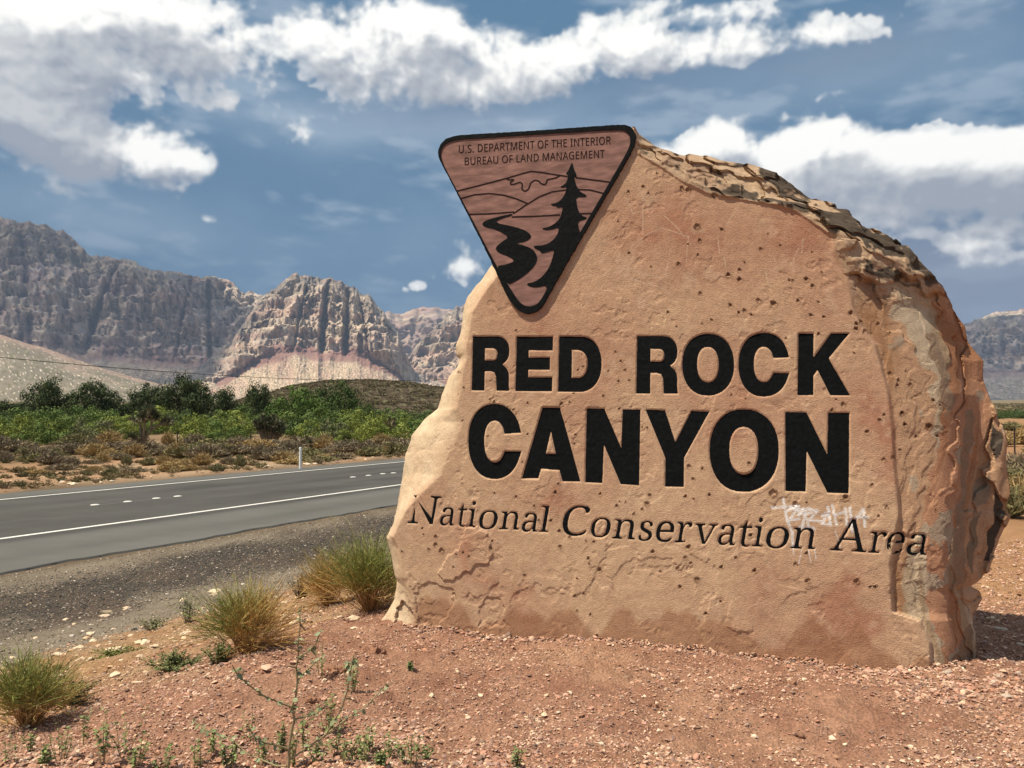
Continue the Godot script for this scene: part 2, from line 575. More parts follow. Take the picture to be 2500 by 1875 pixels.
func soil_color(x: float, z: float) -> Color:
	var d := road_d(x, z)
	var dist := sqrt(x * x + z * z)
	var n1 := nb.get_noise_2d(x * 0.55, z * 0.55)
	var n2 := nb.get_noise_2d(x * 2.3 + 30.0, z * 2.3)
	var n3 := na.get_noise_2d(x * 14.0, z * 14.0)
	var red := Vector3(0.44, 0.25, 0.17).lerp(Vector3(0.33, 0.17, 0.115), clampf(0.5 + n2 * 1.1, 0.0, 1.0)).lerp(Vector3(0.50, 0.30, 0.195), clampf(n1 * 1.2, 0.0, 0.8))
	var tan_ := Vector3(0.40, 0.23, 0.125).lerp(Vector3(0.46, 0.32, 0.2), clampf(0.4 + n2, 0.0, 1.0))
	var grey := Vector3(0.26, 0.215, 0.165).lerp(Vector3(0.33, 0.28, 0.215), clampf(0.5 + n2, 0.0, 1.0))
	var black := Vector3(0.085, 0.075, 0.066).lerp(Vector3(0.14, 0.105, 0.085), clampf(0.4 + n1 * 1.5, 0.0, 1.0))
	var c := red
	var edge := d + n1 * 0.5 + n2 * 0.25
	c = c.lerp(tan_, smoothstep(3.9, 4.6, edge))
	c = c.lerp(grey, smoothstep(6.6, 7.6, edge + n2 * 0.5))
	var band := smoothstep(8.7, 9.6, edge + n1 * 0.8) * (1.0 - smoothstep(10.6, 12.2, edge + n1 * 0.9))
	c = c.lerp(black, band * 0.92)
	if d > 12.0:
		c = c.lerp(Vector3(0.20, 0.155, 0.11), smoothstep(12.0, 12.5, d))
	if d > 25.0:
		var sand := Vector3(0.55, 0.335, 0.205).lerp(Vector3(0.50, 0.38, 0.255), clampf(0.3 + n1 * 1.4, 0.0, 1.0))
		var litter := Vector3(0.24, 0.18, 0.11)
		var m := smoothstep(0.0, 0.5, nb.get_noise_2d(x * 0.16, z * 0.16) + smoothstep(30.0, 60.0, d) * 0.5)
		c = c.lerp(sand.lerp(litter, m * 0.8), smoothstep(25.0, 25.6, d))
	if x > 2.2 and d < 3.5 and dist > 6.5:
		c = c.lerp(Vector3(0.47, 0.27, 0.14), smoothstep(6.5, 8.0, dist) * 0.8)
	if dist > 80.0:
		c = c.lerp(Vector3(0.27, 0.215, 0.13), smoothstep(80.0, 250.0, dist))
	var s := 1.0 + n3 * 0.14
	return Color(c.x * s, c.y * s, c.z * s)

func ground_and_road():
	var xs := spread(-4.6, 4.8, 0.021, 14000.0, 1.13)
	var zs := spread(-9.2, -2.4, 0.021, 14000.0, 1.13)
	var nu := xs.size()
	var nv := zs.size()
	var P := PackedVector3Array()
	var C := PackedColorArray()
	P.resize(nu * nv)
	C.resize(nu * nv)
	for j in nv:
		var z := zs[j]
		for i in nu:
			var x := xs[i]
			P[j * nu + i] = Vector3(x, soil(x, z), z)
			C[j * nu + i] = soil_color(x, z)
	structure("ground", grid_mesh(P, nu, nv, C, false, true), M.soil)
	# the road: a slab of asphalt with crown, a little proud of its bed, broken at the near edge
	var R := PackedVector3Array()
	var K := PackedColorArray()
	var ts: Array = []
	var t := -60.0
	while t < 80.0:
		ts.append(t)
		t += 0.25
	while t < 6000.0:
		ts.append(t)
		t += maxf(0.5, (t - 78.0) * 0.08)
	var ds := [12.86, 12.88, 12.95, 13.5, 14.0, 14.5, 15.0, 15.4, 15.8, 16.2, 16.7, 17.2, 17.7, 18.1, 18.2, 18.3, 18.8, 19.6, 20.3, 21.0, 21.5, 22.0, 22.6, 23.2, 23.7, 24.3, 24.72, 24.78, 24.8]
	for tt in ts:
		var ragged: float = na.get_noise_1d(tt * 2.1) * 0.06 + na.get_noise_1d(tt * 0.35 + 70.0) * 0.1
		var lift: float = maxf(0.0, tt - 250.0) * 0.011
		for q in ds.size():
			var d: float = ds[q]
			var side: bool = q == 0 or q == ds.size() - 1
			var y := -0.975 - 0.0035 * absf(d - 19.6) + lift
			if side:
				y -= 0.12
			var dd := d
			if q <= 2:
				dd += ragged
			R.append(ROAD_LEFT * dd + ROAD_DIR * tt + Vector3(0, y, 0))
			var g := 0.088 + 0.012 * nb.get_noise_2d(tt * 0.06, d * 1.2)
			if d < 15.6 or d > 23.6:
				g += 0.05
			# wheel tracks, a lengthwise seam of tar and old patches
			g += 0.010 * sin((d - 16.2) * 3.4) + 0.014 * na.get_noise_2d(tt * 0.25, d * 0.8 + 30.0) + 0.008 * na.get_noise_2d(tt * 2.0, d * 3.0)
			if absf(d - 18.2) < 0.1 and na.get_noise_1d(tt * 0.2 + 5.0) > 0.0:
				g *= 0.8
			K.append(Color(g * 1.02, g, g * 0.93))
	structure("road", grid_mesh(R, ds.size(), ts.size(), K, false, true), M.asphalt)
	for e in [[16.15, "road_edge_line"], [23.15, "road_edge_line"]]:
		var L := PackedVector3Array()
		for tt in ts:
			var lift: float = maxf(0.0, tt - 250.0) * 0.011
			for h in [-0.075, 0.075]:
				var d: float = e[0] + h + na.get_noise_1d(tt * 3.0 + h * 90.0) * 0.006
				L.append(ROAD_LEFT * d + ROAD_DIR * tt + Vector3(0, -0.9695 - 0.0035 * absf(d - 19.6) + lift, 0))
		structure(e[1], grid_mesh(L, 2, ts.size(), PackedColorArray(), false, true), M.line_paint)
	# centre: thin lane dashes and raised white markers
	for ends in [[[232, 1233], [434, 1212]], [[862, 1165], [961, 1155]]]:
		var L := PackedVector3Array()
		var a := on_road(ends[0][0], ends[0][1])
		var b := on_road(ends[1][0], ends[1][1])
		for k in 9:
			for h in [-0.02, 0.02]:
				var q: Vector3 = a.lerp(b, k / 8.0) + ROAD_LEFT * h
				L.append(Vector3(q.x, -0.9715, q.z))
		structure("lane_dash", grid_mesh(L, 2, 9, PackedColorArray(), false, true), M.worn_paint)
	var marker := stone_mesh(3, 12, 6, 0.2, 0.0)
	var word := ["left of the delineator", "right of the delineator"]
	for g in 2:
		var px: Array = [[232, 1233], [312, 1225], [382, 1217], [434, 1212]] if g == 0 else [[862, 1165], [900, 1161], [935, 1157], [961, 1155]]
		for k in 4:
			var p := on_road(px[k][0], px[k][1])
			var o := part("road_marker", marker, M.marker_white, self, p)
			o.scale = Vector3(0.12, 0.13, 0.12)
			tag(o, "white raised road marker, %s in the centre row %s post" % [ORD[k], word[g]], "road marker", "raised markers along the road centre")

func on_road(x, y) -> Vector3:
	var r := ray(x, y)
	return CAM + r * ((CAM.y + 0.968) / -r.y)

# ---------------------------------------------------------------- mountains
# ridge: [picture x, picture y] of the crest; far: metres to the crest; foot: metres to the foot of the slope; cliff: share of the height that is talus
func range_mesh(ridge: Array, far: float, foot: float, foot_y: float, talus: float, relief: float, x0: float, x1: float, nu: int, nv: int, style: int, seed_: float, clefts: Array = []) -> ArrayMesh:
	var P := PackedVector3Array()
	var C := PackedColorArray()
	var back := 10
	for j in nv + back:
		for i in nu:
			var px := lerpf(x0, x1, float(i) / (nu - 1))
			var py := curve_at(ridge, px)
			var jag := nb.get_noise_2d(px * 0.035 + seed_, seed_) * 9.0 + nb.get_noise_2d(px * 0.16 + seed_, 8.0) * 4.0
			var ht := CAM.y + far * tan(deg_to_rad(PITCH) - atan((py + jag * 0.7 - 937.5) / F)) 
			var u := (px - 1250.0) / F
			var depth := far
			var y := ht
			var b := 1.0
			if j < nv:
				b = float(j) / (nv - 1)
				var g := b * talus / 0.34 if b < 0.34 else talus + (1.0 - talus) * (b - 0.34) / 0.66
				var kk := b / 0.34 * 0.55 if b < 0.34 else 0.55 + 0.45 * pow((b - 0.34) / 0.66, 1.25)
				y = lerpf(foot_y, ht, g)
				depth = lerpf(foot, far, kk)
				var hm := y * 0.006
				var xm := u * far * 0.006
				var up := smoothstep(0.22, 0.5, b) * (1.0 - 0.75 * smoothstep(0.86, 1.0, b))
				# buttresses and gullies run up the face; ledges cross it; the talus below is fluted
				var bend := na.get_noise_2d(xm * 0.4 + seed_, hm * 0.35) * 0.9 + na.get_noise_2d(xm * 1.6, hm * 1.2 + seed_) * 0.16
				var big := na.get_noise_2d(xm * 0.24 + seed_, hm * 0.16 + 4.0)
				var butt := 1.0 - 2.0 * absf(na.get_noise_2d((xm + bend) * 0.42 + seed_, hm * 0.06))
				var cols := 1.0 - 2.0 * absf(na.get_noise_2d((xm + bend) * 1.3 + seed_ * 2.0, hm * 0.10 + 3.0))
				var slots := 1.0 - 2.0 * absf(na.get_noise_2d((xm + bend * 0.6) * 3.1 + seed_, hm * 0.28 + 8.0))
				var blocks := nb.get_noise_2d(xm * 5.0 + seed_, hm * 5.0)
				var rough := nb.get_noise_2d(xm * 1.1 + seed_ * 3.0, hm * 0.8)
				depth -= relief * up * (big * 0.6 + rough * 0.30 + (butt * 0.20 + cols * 0.07 + slots * 0.04) * (1.0 if style == 1 else 0.55) + blocks * 0.07)
				# sharp blocks and slivers
				var jx := xm + 0.12 * na.get_noise_2d(xm * 4.0, hm * 4.0)
				var jy := hm + 0.12 * na.get_noise_2d(xm * 4.0 + 9.0, hm * 4.0)
				depth -= relief * up * (0.09 * ncell.get_noise_2d(jx * 1.6 + seed_, jy * 0.9 + jx * 0.5) + 0.045 * ncell.get_noise_2d(jx * 6.0, jy * 3.0 + seed_))
				# deep clefts
				for cl in clefts:
					var away: float = absf(px + (b - 0.6) * cl[2] + blocks * 4.0 - cl[0]) / cl[1]
					if away < 1.0:
						depth += relief * cl[3] * (1.0 - away) * smoothstep(0.30, 0.42, b) * (1.0 - smoothstep(0.88, 1.0, b))
				depth -= relief * (1.0 - up) * smoothstep(0.0, 0.2, b) * (0.22 * nr.get_noise_2d(xm * 0.7 + seed_, hm * 0.2) + 0.05 * nb.get_noise_2d(xm * 6.0, hm * 6.0))
				var ledge := na.get_noise_2d(xm * 0.25, hm * 3.2 + seed_ + 0.4 * bend)
				y += up * relief * 0.05 * ledge
				depth -= relief * 0.08 * up * ledge
			else:
				b = 1.0 + float(j - nv + 1) / back
				depth = far + (b - 1.0) * 1500.0
				y = lerpf(ht, -20.0, pow(b - 1.0, 1.3))
			P.append(Vector3(u * depth, y, -depth))
			C.append(range_color(u * far * 0.006, y * 0.006, b, style, seed_))
	return grid_mesh(P, nu, nv + back, C, false, false)

func range_color(xm: float, hm: float, b: float, style: int, seed_: float) -> Color:
	var n1 := nb.get_noise_2d(xm * 0.6 + seed_, hm * 0.7)
	var n2 := nb.get_noise_2d(xm * 3.0 + seed_, hm * 2.2 + 20.0)
	var n3 := nb.get_noise_2d(xm * 9.0, hm * 9.0 + seed_)
	var streak := nb.get_noise_2d(xm * 5.0 + seed_, hm * 0.7)
	var cream := Vector3(0.50, 0.395, 0.295)
	var grey := Vector3(0.27, 0.24, 0.225)
	var mauve := Vector3(0.28, 0.195, 0.18)
	var dark := Vector3(0.085, 0.082, 0.068)
	var c := grey.lerp(cream, clampf(0.35 + n1 * 1.3 + n2 * 0.6, 0.0, 1.0)).lerp(mauve, clampf(0.15 - n1 * 1.2 + n2 * 0.5, 0.0, 0.75))
	if style == 0:      # the big grey massif
		c = (c * 1.7).lerp(grey * 1.2, 0.15)
		c = c.lerp(dark, smoothstep(0.66, 0.95, b + n1 * 0.5) * 0.5)
		c = c.lerp(Vector3(0.55, 0.48, 0.40), smoothstep(0.1, 0.4, n2 + n1 * 0.6) * 0.65)
	elif style == 1:    # the pale peak
		c = c.lerp(cream, 0.45 + 0.2 * n1)
		c = c.lerp(grey * 0.62, smoothstep(0.72, 0.95, b + n1 * 0.25) * 0.75)
	elif style == 3:
		c = c.lerp(mauve * 0.8, 0.5)
	# beds of paler and redder stone lie level across the face
	var bed := na.get_noise_2d(xm * 0.15 + seed_, hm * 2.4 + 0.5 * n1)
	c = c.lerp(Vector3(0.42, 0.27, 0.21), smoothstep(0.1, 0.45, bed) * 0.5)
	c = c.lerp(cream * 1.1, smoothstep(0.15, 0.5, -bed) * 0.4)
	c = c.lerp(dark, smoothstep(0.1, 0.42, n2 + n3 * 0.7 - 0.05) * 0.55)
	var block := ncell.get_noise_2d((xm + 0.12 * n3) * 6.0, (hm + 0.12 * n2) * 3.0 + seed_)
	c = c * (1.0 + 0.22 * block)
	c = c.lerp(c * 0.55, smoothstep(0.15, 0.5, streak) * smoothstep(0.3, 0.5, b) * 0.7)
	# red shale belt at the foot of the cliffs, then pale boulder slopes dotted with scrub
	var belt := smoothstep(0.25, 0.29, b + n1 * 0.05) * (1.0 - smoothstep(0.35, 0.40, b + n1 * 0.07))
	c = c.lerp(Vector3(0.19, 0.095, 0.085), belt * (0.8 if style == 1 else 0.6))
	var tal := 1.0 - smoothstep(0.24, 0.30, b + n1 * 0.05)
	var slope := Vector3(0.46, 0.35, 0.255).lerp(Vector3(0.38, 0.25, 0.20), clampf(0.25 + n1 * 1.6, 0.0, 1.0))
	if style == 0:
		slope = slope.lerp(Vector3(0.34, 0.27, 0.21), 0.6)
	slope = slope.lerp(Vector3(0.14, 0.135, 0.085), smoothstep(0.02, 0.25, nb.get_noise_2d(xm * 13.0 + 40.0, hm * 16.0) + n2 * 0.3) * 0.85)
	slope = slope.lerp(Vector3(0.72, 0.62, 0.5), smoothstep(0.34, 0.46, nb.get_noise_2d(xm * 14.0 + 7.0, hm * 14.0)) * 0.9)
	c = c.lerp(slope, tal)
	return Color(c.x, c.y, c.z)

func mountains():
	var k := 0.2893
	var left: Array = [[-1500, 640], [-900, 560], [-400, 500], [-150, 512]]
	for p in [[0, 105], [60, 115], [130, 160], [195, 170], [220, 145], [260, 180], [380, 185], [470, 210], [560, 260], [640, 330], [700, 395], [750, 430], [820, 430], [960, 460], [1100, 475], [1190, 530], [1270, 560], [1400, 575], [1500, 590], [1600, 610], [1680, 625], [1730, 600], [1800, 610], [1900, 615], [1960, 660], [2010, 730], [2120, 735], [2200, 770], [2350, 860], [2600, 1000], [3000, 1200]]:
		left.append([p[0] * k, 500 + p[1] * k])
	var peak: Array = [[380, 985], [470, 905]]
	for p in [[60, 800], [200, 690], [330, 510], [400, 390], [490, 285], [560, 230], [650, 155], [700, 125], [755, 98], [790, 130], [880, 130], [960, 150], [1050, 145], [1140, 165], [1200, 215], [1260, 230], [1320, 275], [1380, 290], [1440, 370], [1500, 420], [1560, 520], [1630, 600], [1660, 700], [1740, 880], [1790, 930], [1900, 990]]:
		peak.append([500 + p[0] * k, 640 + p[1] * k])
	peak.append([1140, 960])
	var middle: Array = [[700, 900]]
	for p in [[1400, 520], [1520, 425], [1640, 435], [1760, 400], [1850, 385], [1960, 380], [2050, 395], [2200, 420], [2600, 380], [3200, 430]]:
		middle.append([500 + p[0] * k, 640 + p[1] * k])
	middle.append_array([[1700, 800], [2000, 830], [2250, 845]])
	var near_right: Array = []
	for p in [[1550, 1000], [1700, 820], [1830, 640], [1950, 550], [2030, 450], [2100, 400], [2180, 375], [2260, 340], [2400, 380], [2700, 520], [3100, 700], [3700, 900]]:
		near_right.append([500 + p[0] * k, 640 + p[1] * k])
	near_right.append([1800, 985])
	var right: Array = [[1900, 880], [2150, 850], [2300, 812], [2365, 789], [2403, 776], [2437, 763], [2500, 760], [2650, 720], [2900, 740], [3200, 800], [3700, 870]]
	var far_m := structure("distant_mountain", range_mesh(middle, 7800.0, 5600.0, 40.0, 0.2, 420.0, 640, 2300, 260, 90, 3, 60.0), M.far_rock)
	structure("grey_mountain", range_mesh(left, 5600.0, 3700.0, 40.0, 0.27, 420.0, -1500, 880, 620, 220, 0, 10.0, [[508, 8, 10, 0.5], [235, 12, -130, 0.6], [60, 14, 50, 0.3], [440, 8, -60, 0.3], [-120, 20, 20, 0.5]]), M.far_rock)
	structure("pale_mountain", range_mesh(peak, 4700.0, 3500.0, 36.0, 0.36, 300.0, 385, 1130, 460, 260, 1, 23.0, [[790, 12, -22, 0.75], [845, 10, -8, 0.65], [890, 6, 45, 0.25], [730, 6, -60, 0.25]]), M.far_rock)
	structure("side_mountain", range_mesh(near_right, 5300.0, 4300.0, 36.0, 0.2, 300.0, 950, 1800, 260, 140, 1, 41.0), M.far_rock)
	structure("right_mountain", range_mesh(right, 7000.0, 5200.0, 45.0, 0.3, 420.0, 1900, 3700, 360, 110, 0, 85.0), M.far_rock)
	cloud_above(Vector3(-5000, 4200, -4250), 1500.0, 1150.0, 0.0, "thin cloud high above the grey mountain, out of view to the left")
	cloud_above(Vector3(1350, 5000, -5150), 1500.0, 1000.0, 7.0, "thin cloud high above the right mountain, out of view at the top")
	# pale fan of boulders at the foot of the grey mountain
	slope_sheet("boulder_slope", [[-900, 770], [-300, 800], [0, 820], [100, 850], [200, 885], [330, 925], [480, 958], [640, 985], [760, 996]], 3300.0, 2300.0, -900, 760, 640, 110, Vector3(0.175, 0.15, 0.112), 5.0)
	slope_sheet("scrub_hill", [[520, 1000], [600, 972], [650, 962], [700, 945], [800, 931], [900, 928], [1000, 935], [1060, 945], [1300, 965], [1500, 1000]], 430.0, 230.0, 520, 1500, 300, 80, Vector3(0.055, 0.042, 0.030), 19.0)

# a cloud over the grey mountain, outside the view: its shadow dulls that mountain
func cloud_above(at: Vector3, wide: float, deep: float, seed_: float, label: String):
	var P := PackedVector3Array()
	var nu := 64
	var nv := 32
	for j in nv + 1:
		var th := PI * j / nv
		for i in nu:
			var ph := TAU * i / nu
			var n := Vector3(sin(th) * cos(ph), -cos(th), sin(th) * sin(ph))
			var r := 1.0 + 0.35 * nb.get_noise_3d(n.x * 1.6 + seed_, n.y * 1.6, n.z * 1.6) + 0.1 * nr.get_noise_3d(n.x * 3.0, n.y * 3.0, n.z * 3.0)
			var y := n.y * r
			P.append(Vector3(n.x * r * wide, (y * 420.0 if y > 0.0 else y * 90.0), n.z * r * deep))
	var o := part("cloud", grid_mesh(P, nu, nv + 1, PackedColorArray(), true, true), M.cloud, self, at)
	tag(o, label, "cloud", "thin clouds over the mountains, out of view")

func slope_sheet(called, ridge: Array, far: float, foot: float, x0: float, x1: float, nu: int, nv: int, base: Vector3, seed_: float):
	var P := PackedVector3Array()
	var C := PackedColorArray()
	for j in nv:
		var b := float(j) / (nv - 1)
		for i in nu:
			var px := lerpf(x0, x1, float(i) / (nu - 1))
			var py := curve_at(ridge, px)
			var ht := CAM.y + far * tan(deg_to_rad(PITCH) - atan((py - 937.5) / F))
			var depth := lerpf(foot, far, minf(b, 0.8) / 0.8) if b <= 0.8 else far + (b - 0.8) / 0.2 * far * 0.3
			var u := (px - 1250.0) / F
			var g := land(u * foot, -foot) - 2.0
			var y := lerpf(g, ht, smoothstep(0.0, 0.8, b) if b <= 0.8 else 1.0 - (b - 0.8) / 0.2)
			var s := far * 0.0011
			y += nb.get_noise_2d(u * far * 0.02 / s + seed_, depth * 0.02 / s) * far * 0.0018 * smoothstep(0.0, 0.2, b)
			P.append(Vector3(u * depth, y, -depth))
			var n1 := nb.get_noise_2d(u * far * 0.012 / s + seed_, depth * 0.012 / s)
			var n3 := nb.get_noise_2d(u * far * 0.13 / s, depth * 0.05 / s + seed_)
			var c := base.lerp(base * 1.35, clampf(0.4 + n1 * 1.5, 0.0, 1.0))
			c = c.lerp(Vector3(0.13, 0.12, 0.07), smoothstep(0.05, 0.3, n3) * 0.8)
			if called == "boulder_slope":
				c = c.lerp(Vector3(0.34, 0.22, 0.18), smoothstep(0.45, 0.8, b + n1 * 0.3) * 0.6)
				c = c.lerp(Vector3(0.72, 0.64, 0.52), smoothstep(0.38, 0.5, nb.get_noise_2d(u * far * 0.42 / s, depth * 0.10 / s)) * 0.8)
			C.append(Color(c.x, c.y, c.z))
	structure(called, grid_mesh(P, nu, nv, C, false, false), M.far_rock)

# ---------------------------------------------------------------- the sandstone monument
# the dressed face is a plane, turned 16.5 degrees to the left and leaning back; X runs along it, Y up it, Z out of it
const YAW := 16.5
const LEAN := 3.0
const FACE_AT := Vector3(0.9, 0, -5.15)
var fx: Vector3
var fy: Vector3
var fz: Vector3
var out_l: Array = []
var out_r: Array = []
var in_l: Array = []
var in_r: Array = []
var mid_r: Array = []
var marks: Array = []
var flakes: Array = []
var patches: Array = []
var scrawl: Array = []

func face_axes():
	var a := deg_to_rad(YAW)
	var l := deg_to_rad(LEAN)
	fx = Vector3(cos(a), 0, sin(a))
	var nh := Vector3(-sin(a), 0, cos(a))
	fy = Vector3.UP * cos(l) - nh * sin(l)
	fz = nh * cos(l) + Vector3.UP * sin(l)

func fp(x, y, z := 0.0) -> Vector2:      # where the line of sight through that pixel meets the plane z
	var r := ray(x, y)
	var t := ((FACE_AT + fz * z - CAM).dot(fz)) / r.dot(fz)
	var p := CAM + r * t - FACE_AT
	return Vector2(p.dot(fx), p.dot(fy))

func falling(list: Array, z: float) -> Array:   # picture points, top to bottom, as face points with falling y
	var o: Array = []
	for p in list:
		var q := fp(p[0], p[1], z)
		if o.size() and q.y >= o[-1].y:
			q.y = o[-1].y - 0.002
		o.append(q)
	return o

func seg_dist(p: Vector2, a: Vector2, b: Vector2) -> float:
	var ab := b - a
	var t := clampf((p - a).dot(ab) / maxf(ab.length_squared(), 1e-9), 0.0, 1.0)
	return p.distance_to(a + ab * t)

func wide_noise(X: float, Y: float) -> float:
	return nb.get_noise_2d(X * 0.9 + 11.0, Y * 0.9 - 4.0)

# how far the stone stands out of the dressed plane
func plain_z(X: float, Y: float) -> float:   # the same without its fine breaks: what the mason dressed
	var z := 0.004 * nb.get_noise_2d(X * 0.9, Y * 0.9)
	var ir := line_at(in_r, Y)
	if X > ir:
		z -= 0.028 * smoothstep(0.0, 0.05, X - ir) + 0.01 * smoothstep(0.0, 0.3, X - ir)
	var il := line_at(in_l, Y)
	if X < il:
		z -= 0.21 * pow(clampf((il - X) / maxf(il - line_at(out_l, Y), 0.01), 0.0, 1.0), 1.35)
	return z

func stone_z(X: float, Y: float) -> float:
	var xl := line_at(out_l, Y)
	var xr := line_at(out_r, Y)
	var il := line_at(in_l, Y)
	var ir := line_at(in_r, Y)
	var w := nb.get_noise_2d(X * 2.2, Y * 2.2)
	var f := nb.get_noise_2d(X * 9.0 + 3.0, Y * 9.0)
	var z := 0.003 * w + 0.0014 * f + 0.004 * nb.get_noise_2d(X * 0.9, Y * 0.9)
	# thin sheets that have come away leave stepped edges
	var st := na.get_noise_2d(X * 1.1 + 20.0 + 0.05 * f, Y * 1.3 + 0.06 * f) * 2.2 + 0.3 * nb.get_noise_2d(X * 3.0, Y * 3.0 + 50.0)
	var fr := st - floorf(st)
	var come := smoothstep(-0.25, 0.3, na.get_noise_2d(X * 1.9 + 77.0, Y * 1.9))
	z += 0.0036 * (floorf(st) + smoothstep(0.0, 0.03, fr)) * (0.3 + 0.7 * smoothstep(1.7, 0.6, Y)) * (0.25 + 0.75 * come)
	# small scabs
	var sc := nb.get_noise_2d(X * 5.5 + 3.0, Y * 6.5)
	z -= 0.0028 * smoothstep(0.22, 0.27, sc) * come
	z += 0.0009 * nb.get_noise_2d(X * 34.0, Y * 34.0)
	for fl in flakes:
		var q := Vector2(X, Y)
		if fl[1].has_point(q):
			var inside := Geometry2D.is_point_in_polygon(q + Vector2(na.get_noise_2d(X * 14.0, Y * 14.0), na.get_noise_2d(X * 14.0 + 9.0, Y * 14.0)) * 0.018, fl[0])
			if inside:
				z += fl[2]
	# left: a broken bevel
	if X < il:
		var a := clampf((il - X) / maxf(il - xl, 0.01), 0.0, 1.0)
		var rough := nr.get_noise_2d(X * 2.6 + 5.0, Y * 1.7) 
		z -= 0.21 * pow(a, 1.35) + a * (0.03 * rough + 0.02 * w * 2.0) * (1.0 - a * 0.6)
	# right and top: the natural, layered edge
	if X > ir:
		var mr := line_at(mid_r, Y)
		var b := clampf((X - ir) / maxf(xr - ir, 0.01), 0.0, 1.0)
		var g := smoothstep(0.0, 0.03, X - ir)
		var top := smoothstep(2.05, 2.35, Y)
		if top < 1.0:
			var across := flow(X, Y)
			var past := smoothstep(-0.08, 0.22, X - mr)
			var zz := -0.026 * g - 0.05 * smoothstep(0.0, 0.3, X - ir) * b - 0.24 * past * b
			# upright slivers of stone, each broken off at its own depth, and smaller splinters on them
			var jag := 0.03 * na.get_noise_2d(X * 7.0, Y * 7.0) + 0.012 * f
			var sliver := ncell.get_noise_2d((across + jag) * 6.5, (Y + jag * 2.0) * 0.85 + 3.0)
			var splinter := ncell.get_noise_2d((across + jag) * 15.0 + 9.0, (Y + jag) * 2.4)
			zz += (0.045 * past + 0.008) * sliver * g + (0.014 * past + 0.003) * splinter * g
			zz += 0.012 * na.get_noise_2d(across * 9.0, Y * 0.8) * past
			var joint := absf(Y - 0.36 - 0.03 * na.get_noise_1d(X * 6.0))
			zz -= 0.02 * (1.0 - smoothstep(0.0, 0.012, joint)) * g * past
			z += zz * (1.0 - top)
		if top > 0.0:
			var u2 := X * 0.87 - Y * 0.5      # along the sloping edge
			var v2 := X * 0.5 + Y * 0.87
			# ledges of broken beds
			var jag := 0.03 * na.get_noise_2d(X * 8.0, Y * 8.0) + 0.012 * f
			var slab_ := ncell.get_noise_2d((u2 + jag) * 2.6, (v2 + jag) * 8.0)
			var chunk := ncell.get_noise_2d((u2 + jag) * 7.0 + 5.0, (v2 + jag) * 15.0)
			var lump := nb.get_noise_2d(u2 * 2.2 + 7.0, v2 * 4.0)
			var inn := smoothstep(0.0, 0.2, b)
			z += top * (-0.22 * pow(b, 1.5) + 0.055 * slab_ * inn + 0.02 * chunk * inn + 0.04 * lump * inn + 0.012 * g)
	return z

func flow(X: float, Y: float) -> float:      # across the bedding, which leans and waves up the right edge
	return X + 0.16 * na.get_noise_2d(X * 0.7 + 8.0, Y * 0.55) + 0.05 * sin(Y * 2.3) + 0.02 * na.get_noise_2d(X * 3.0, Y * 2.2)

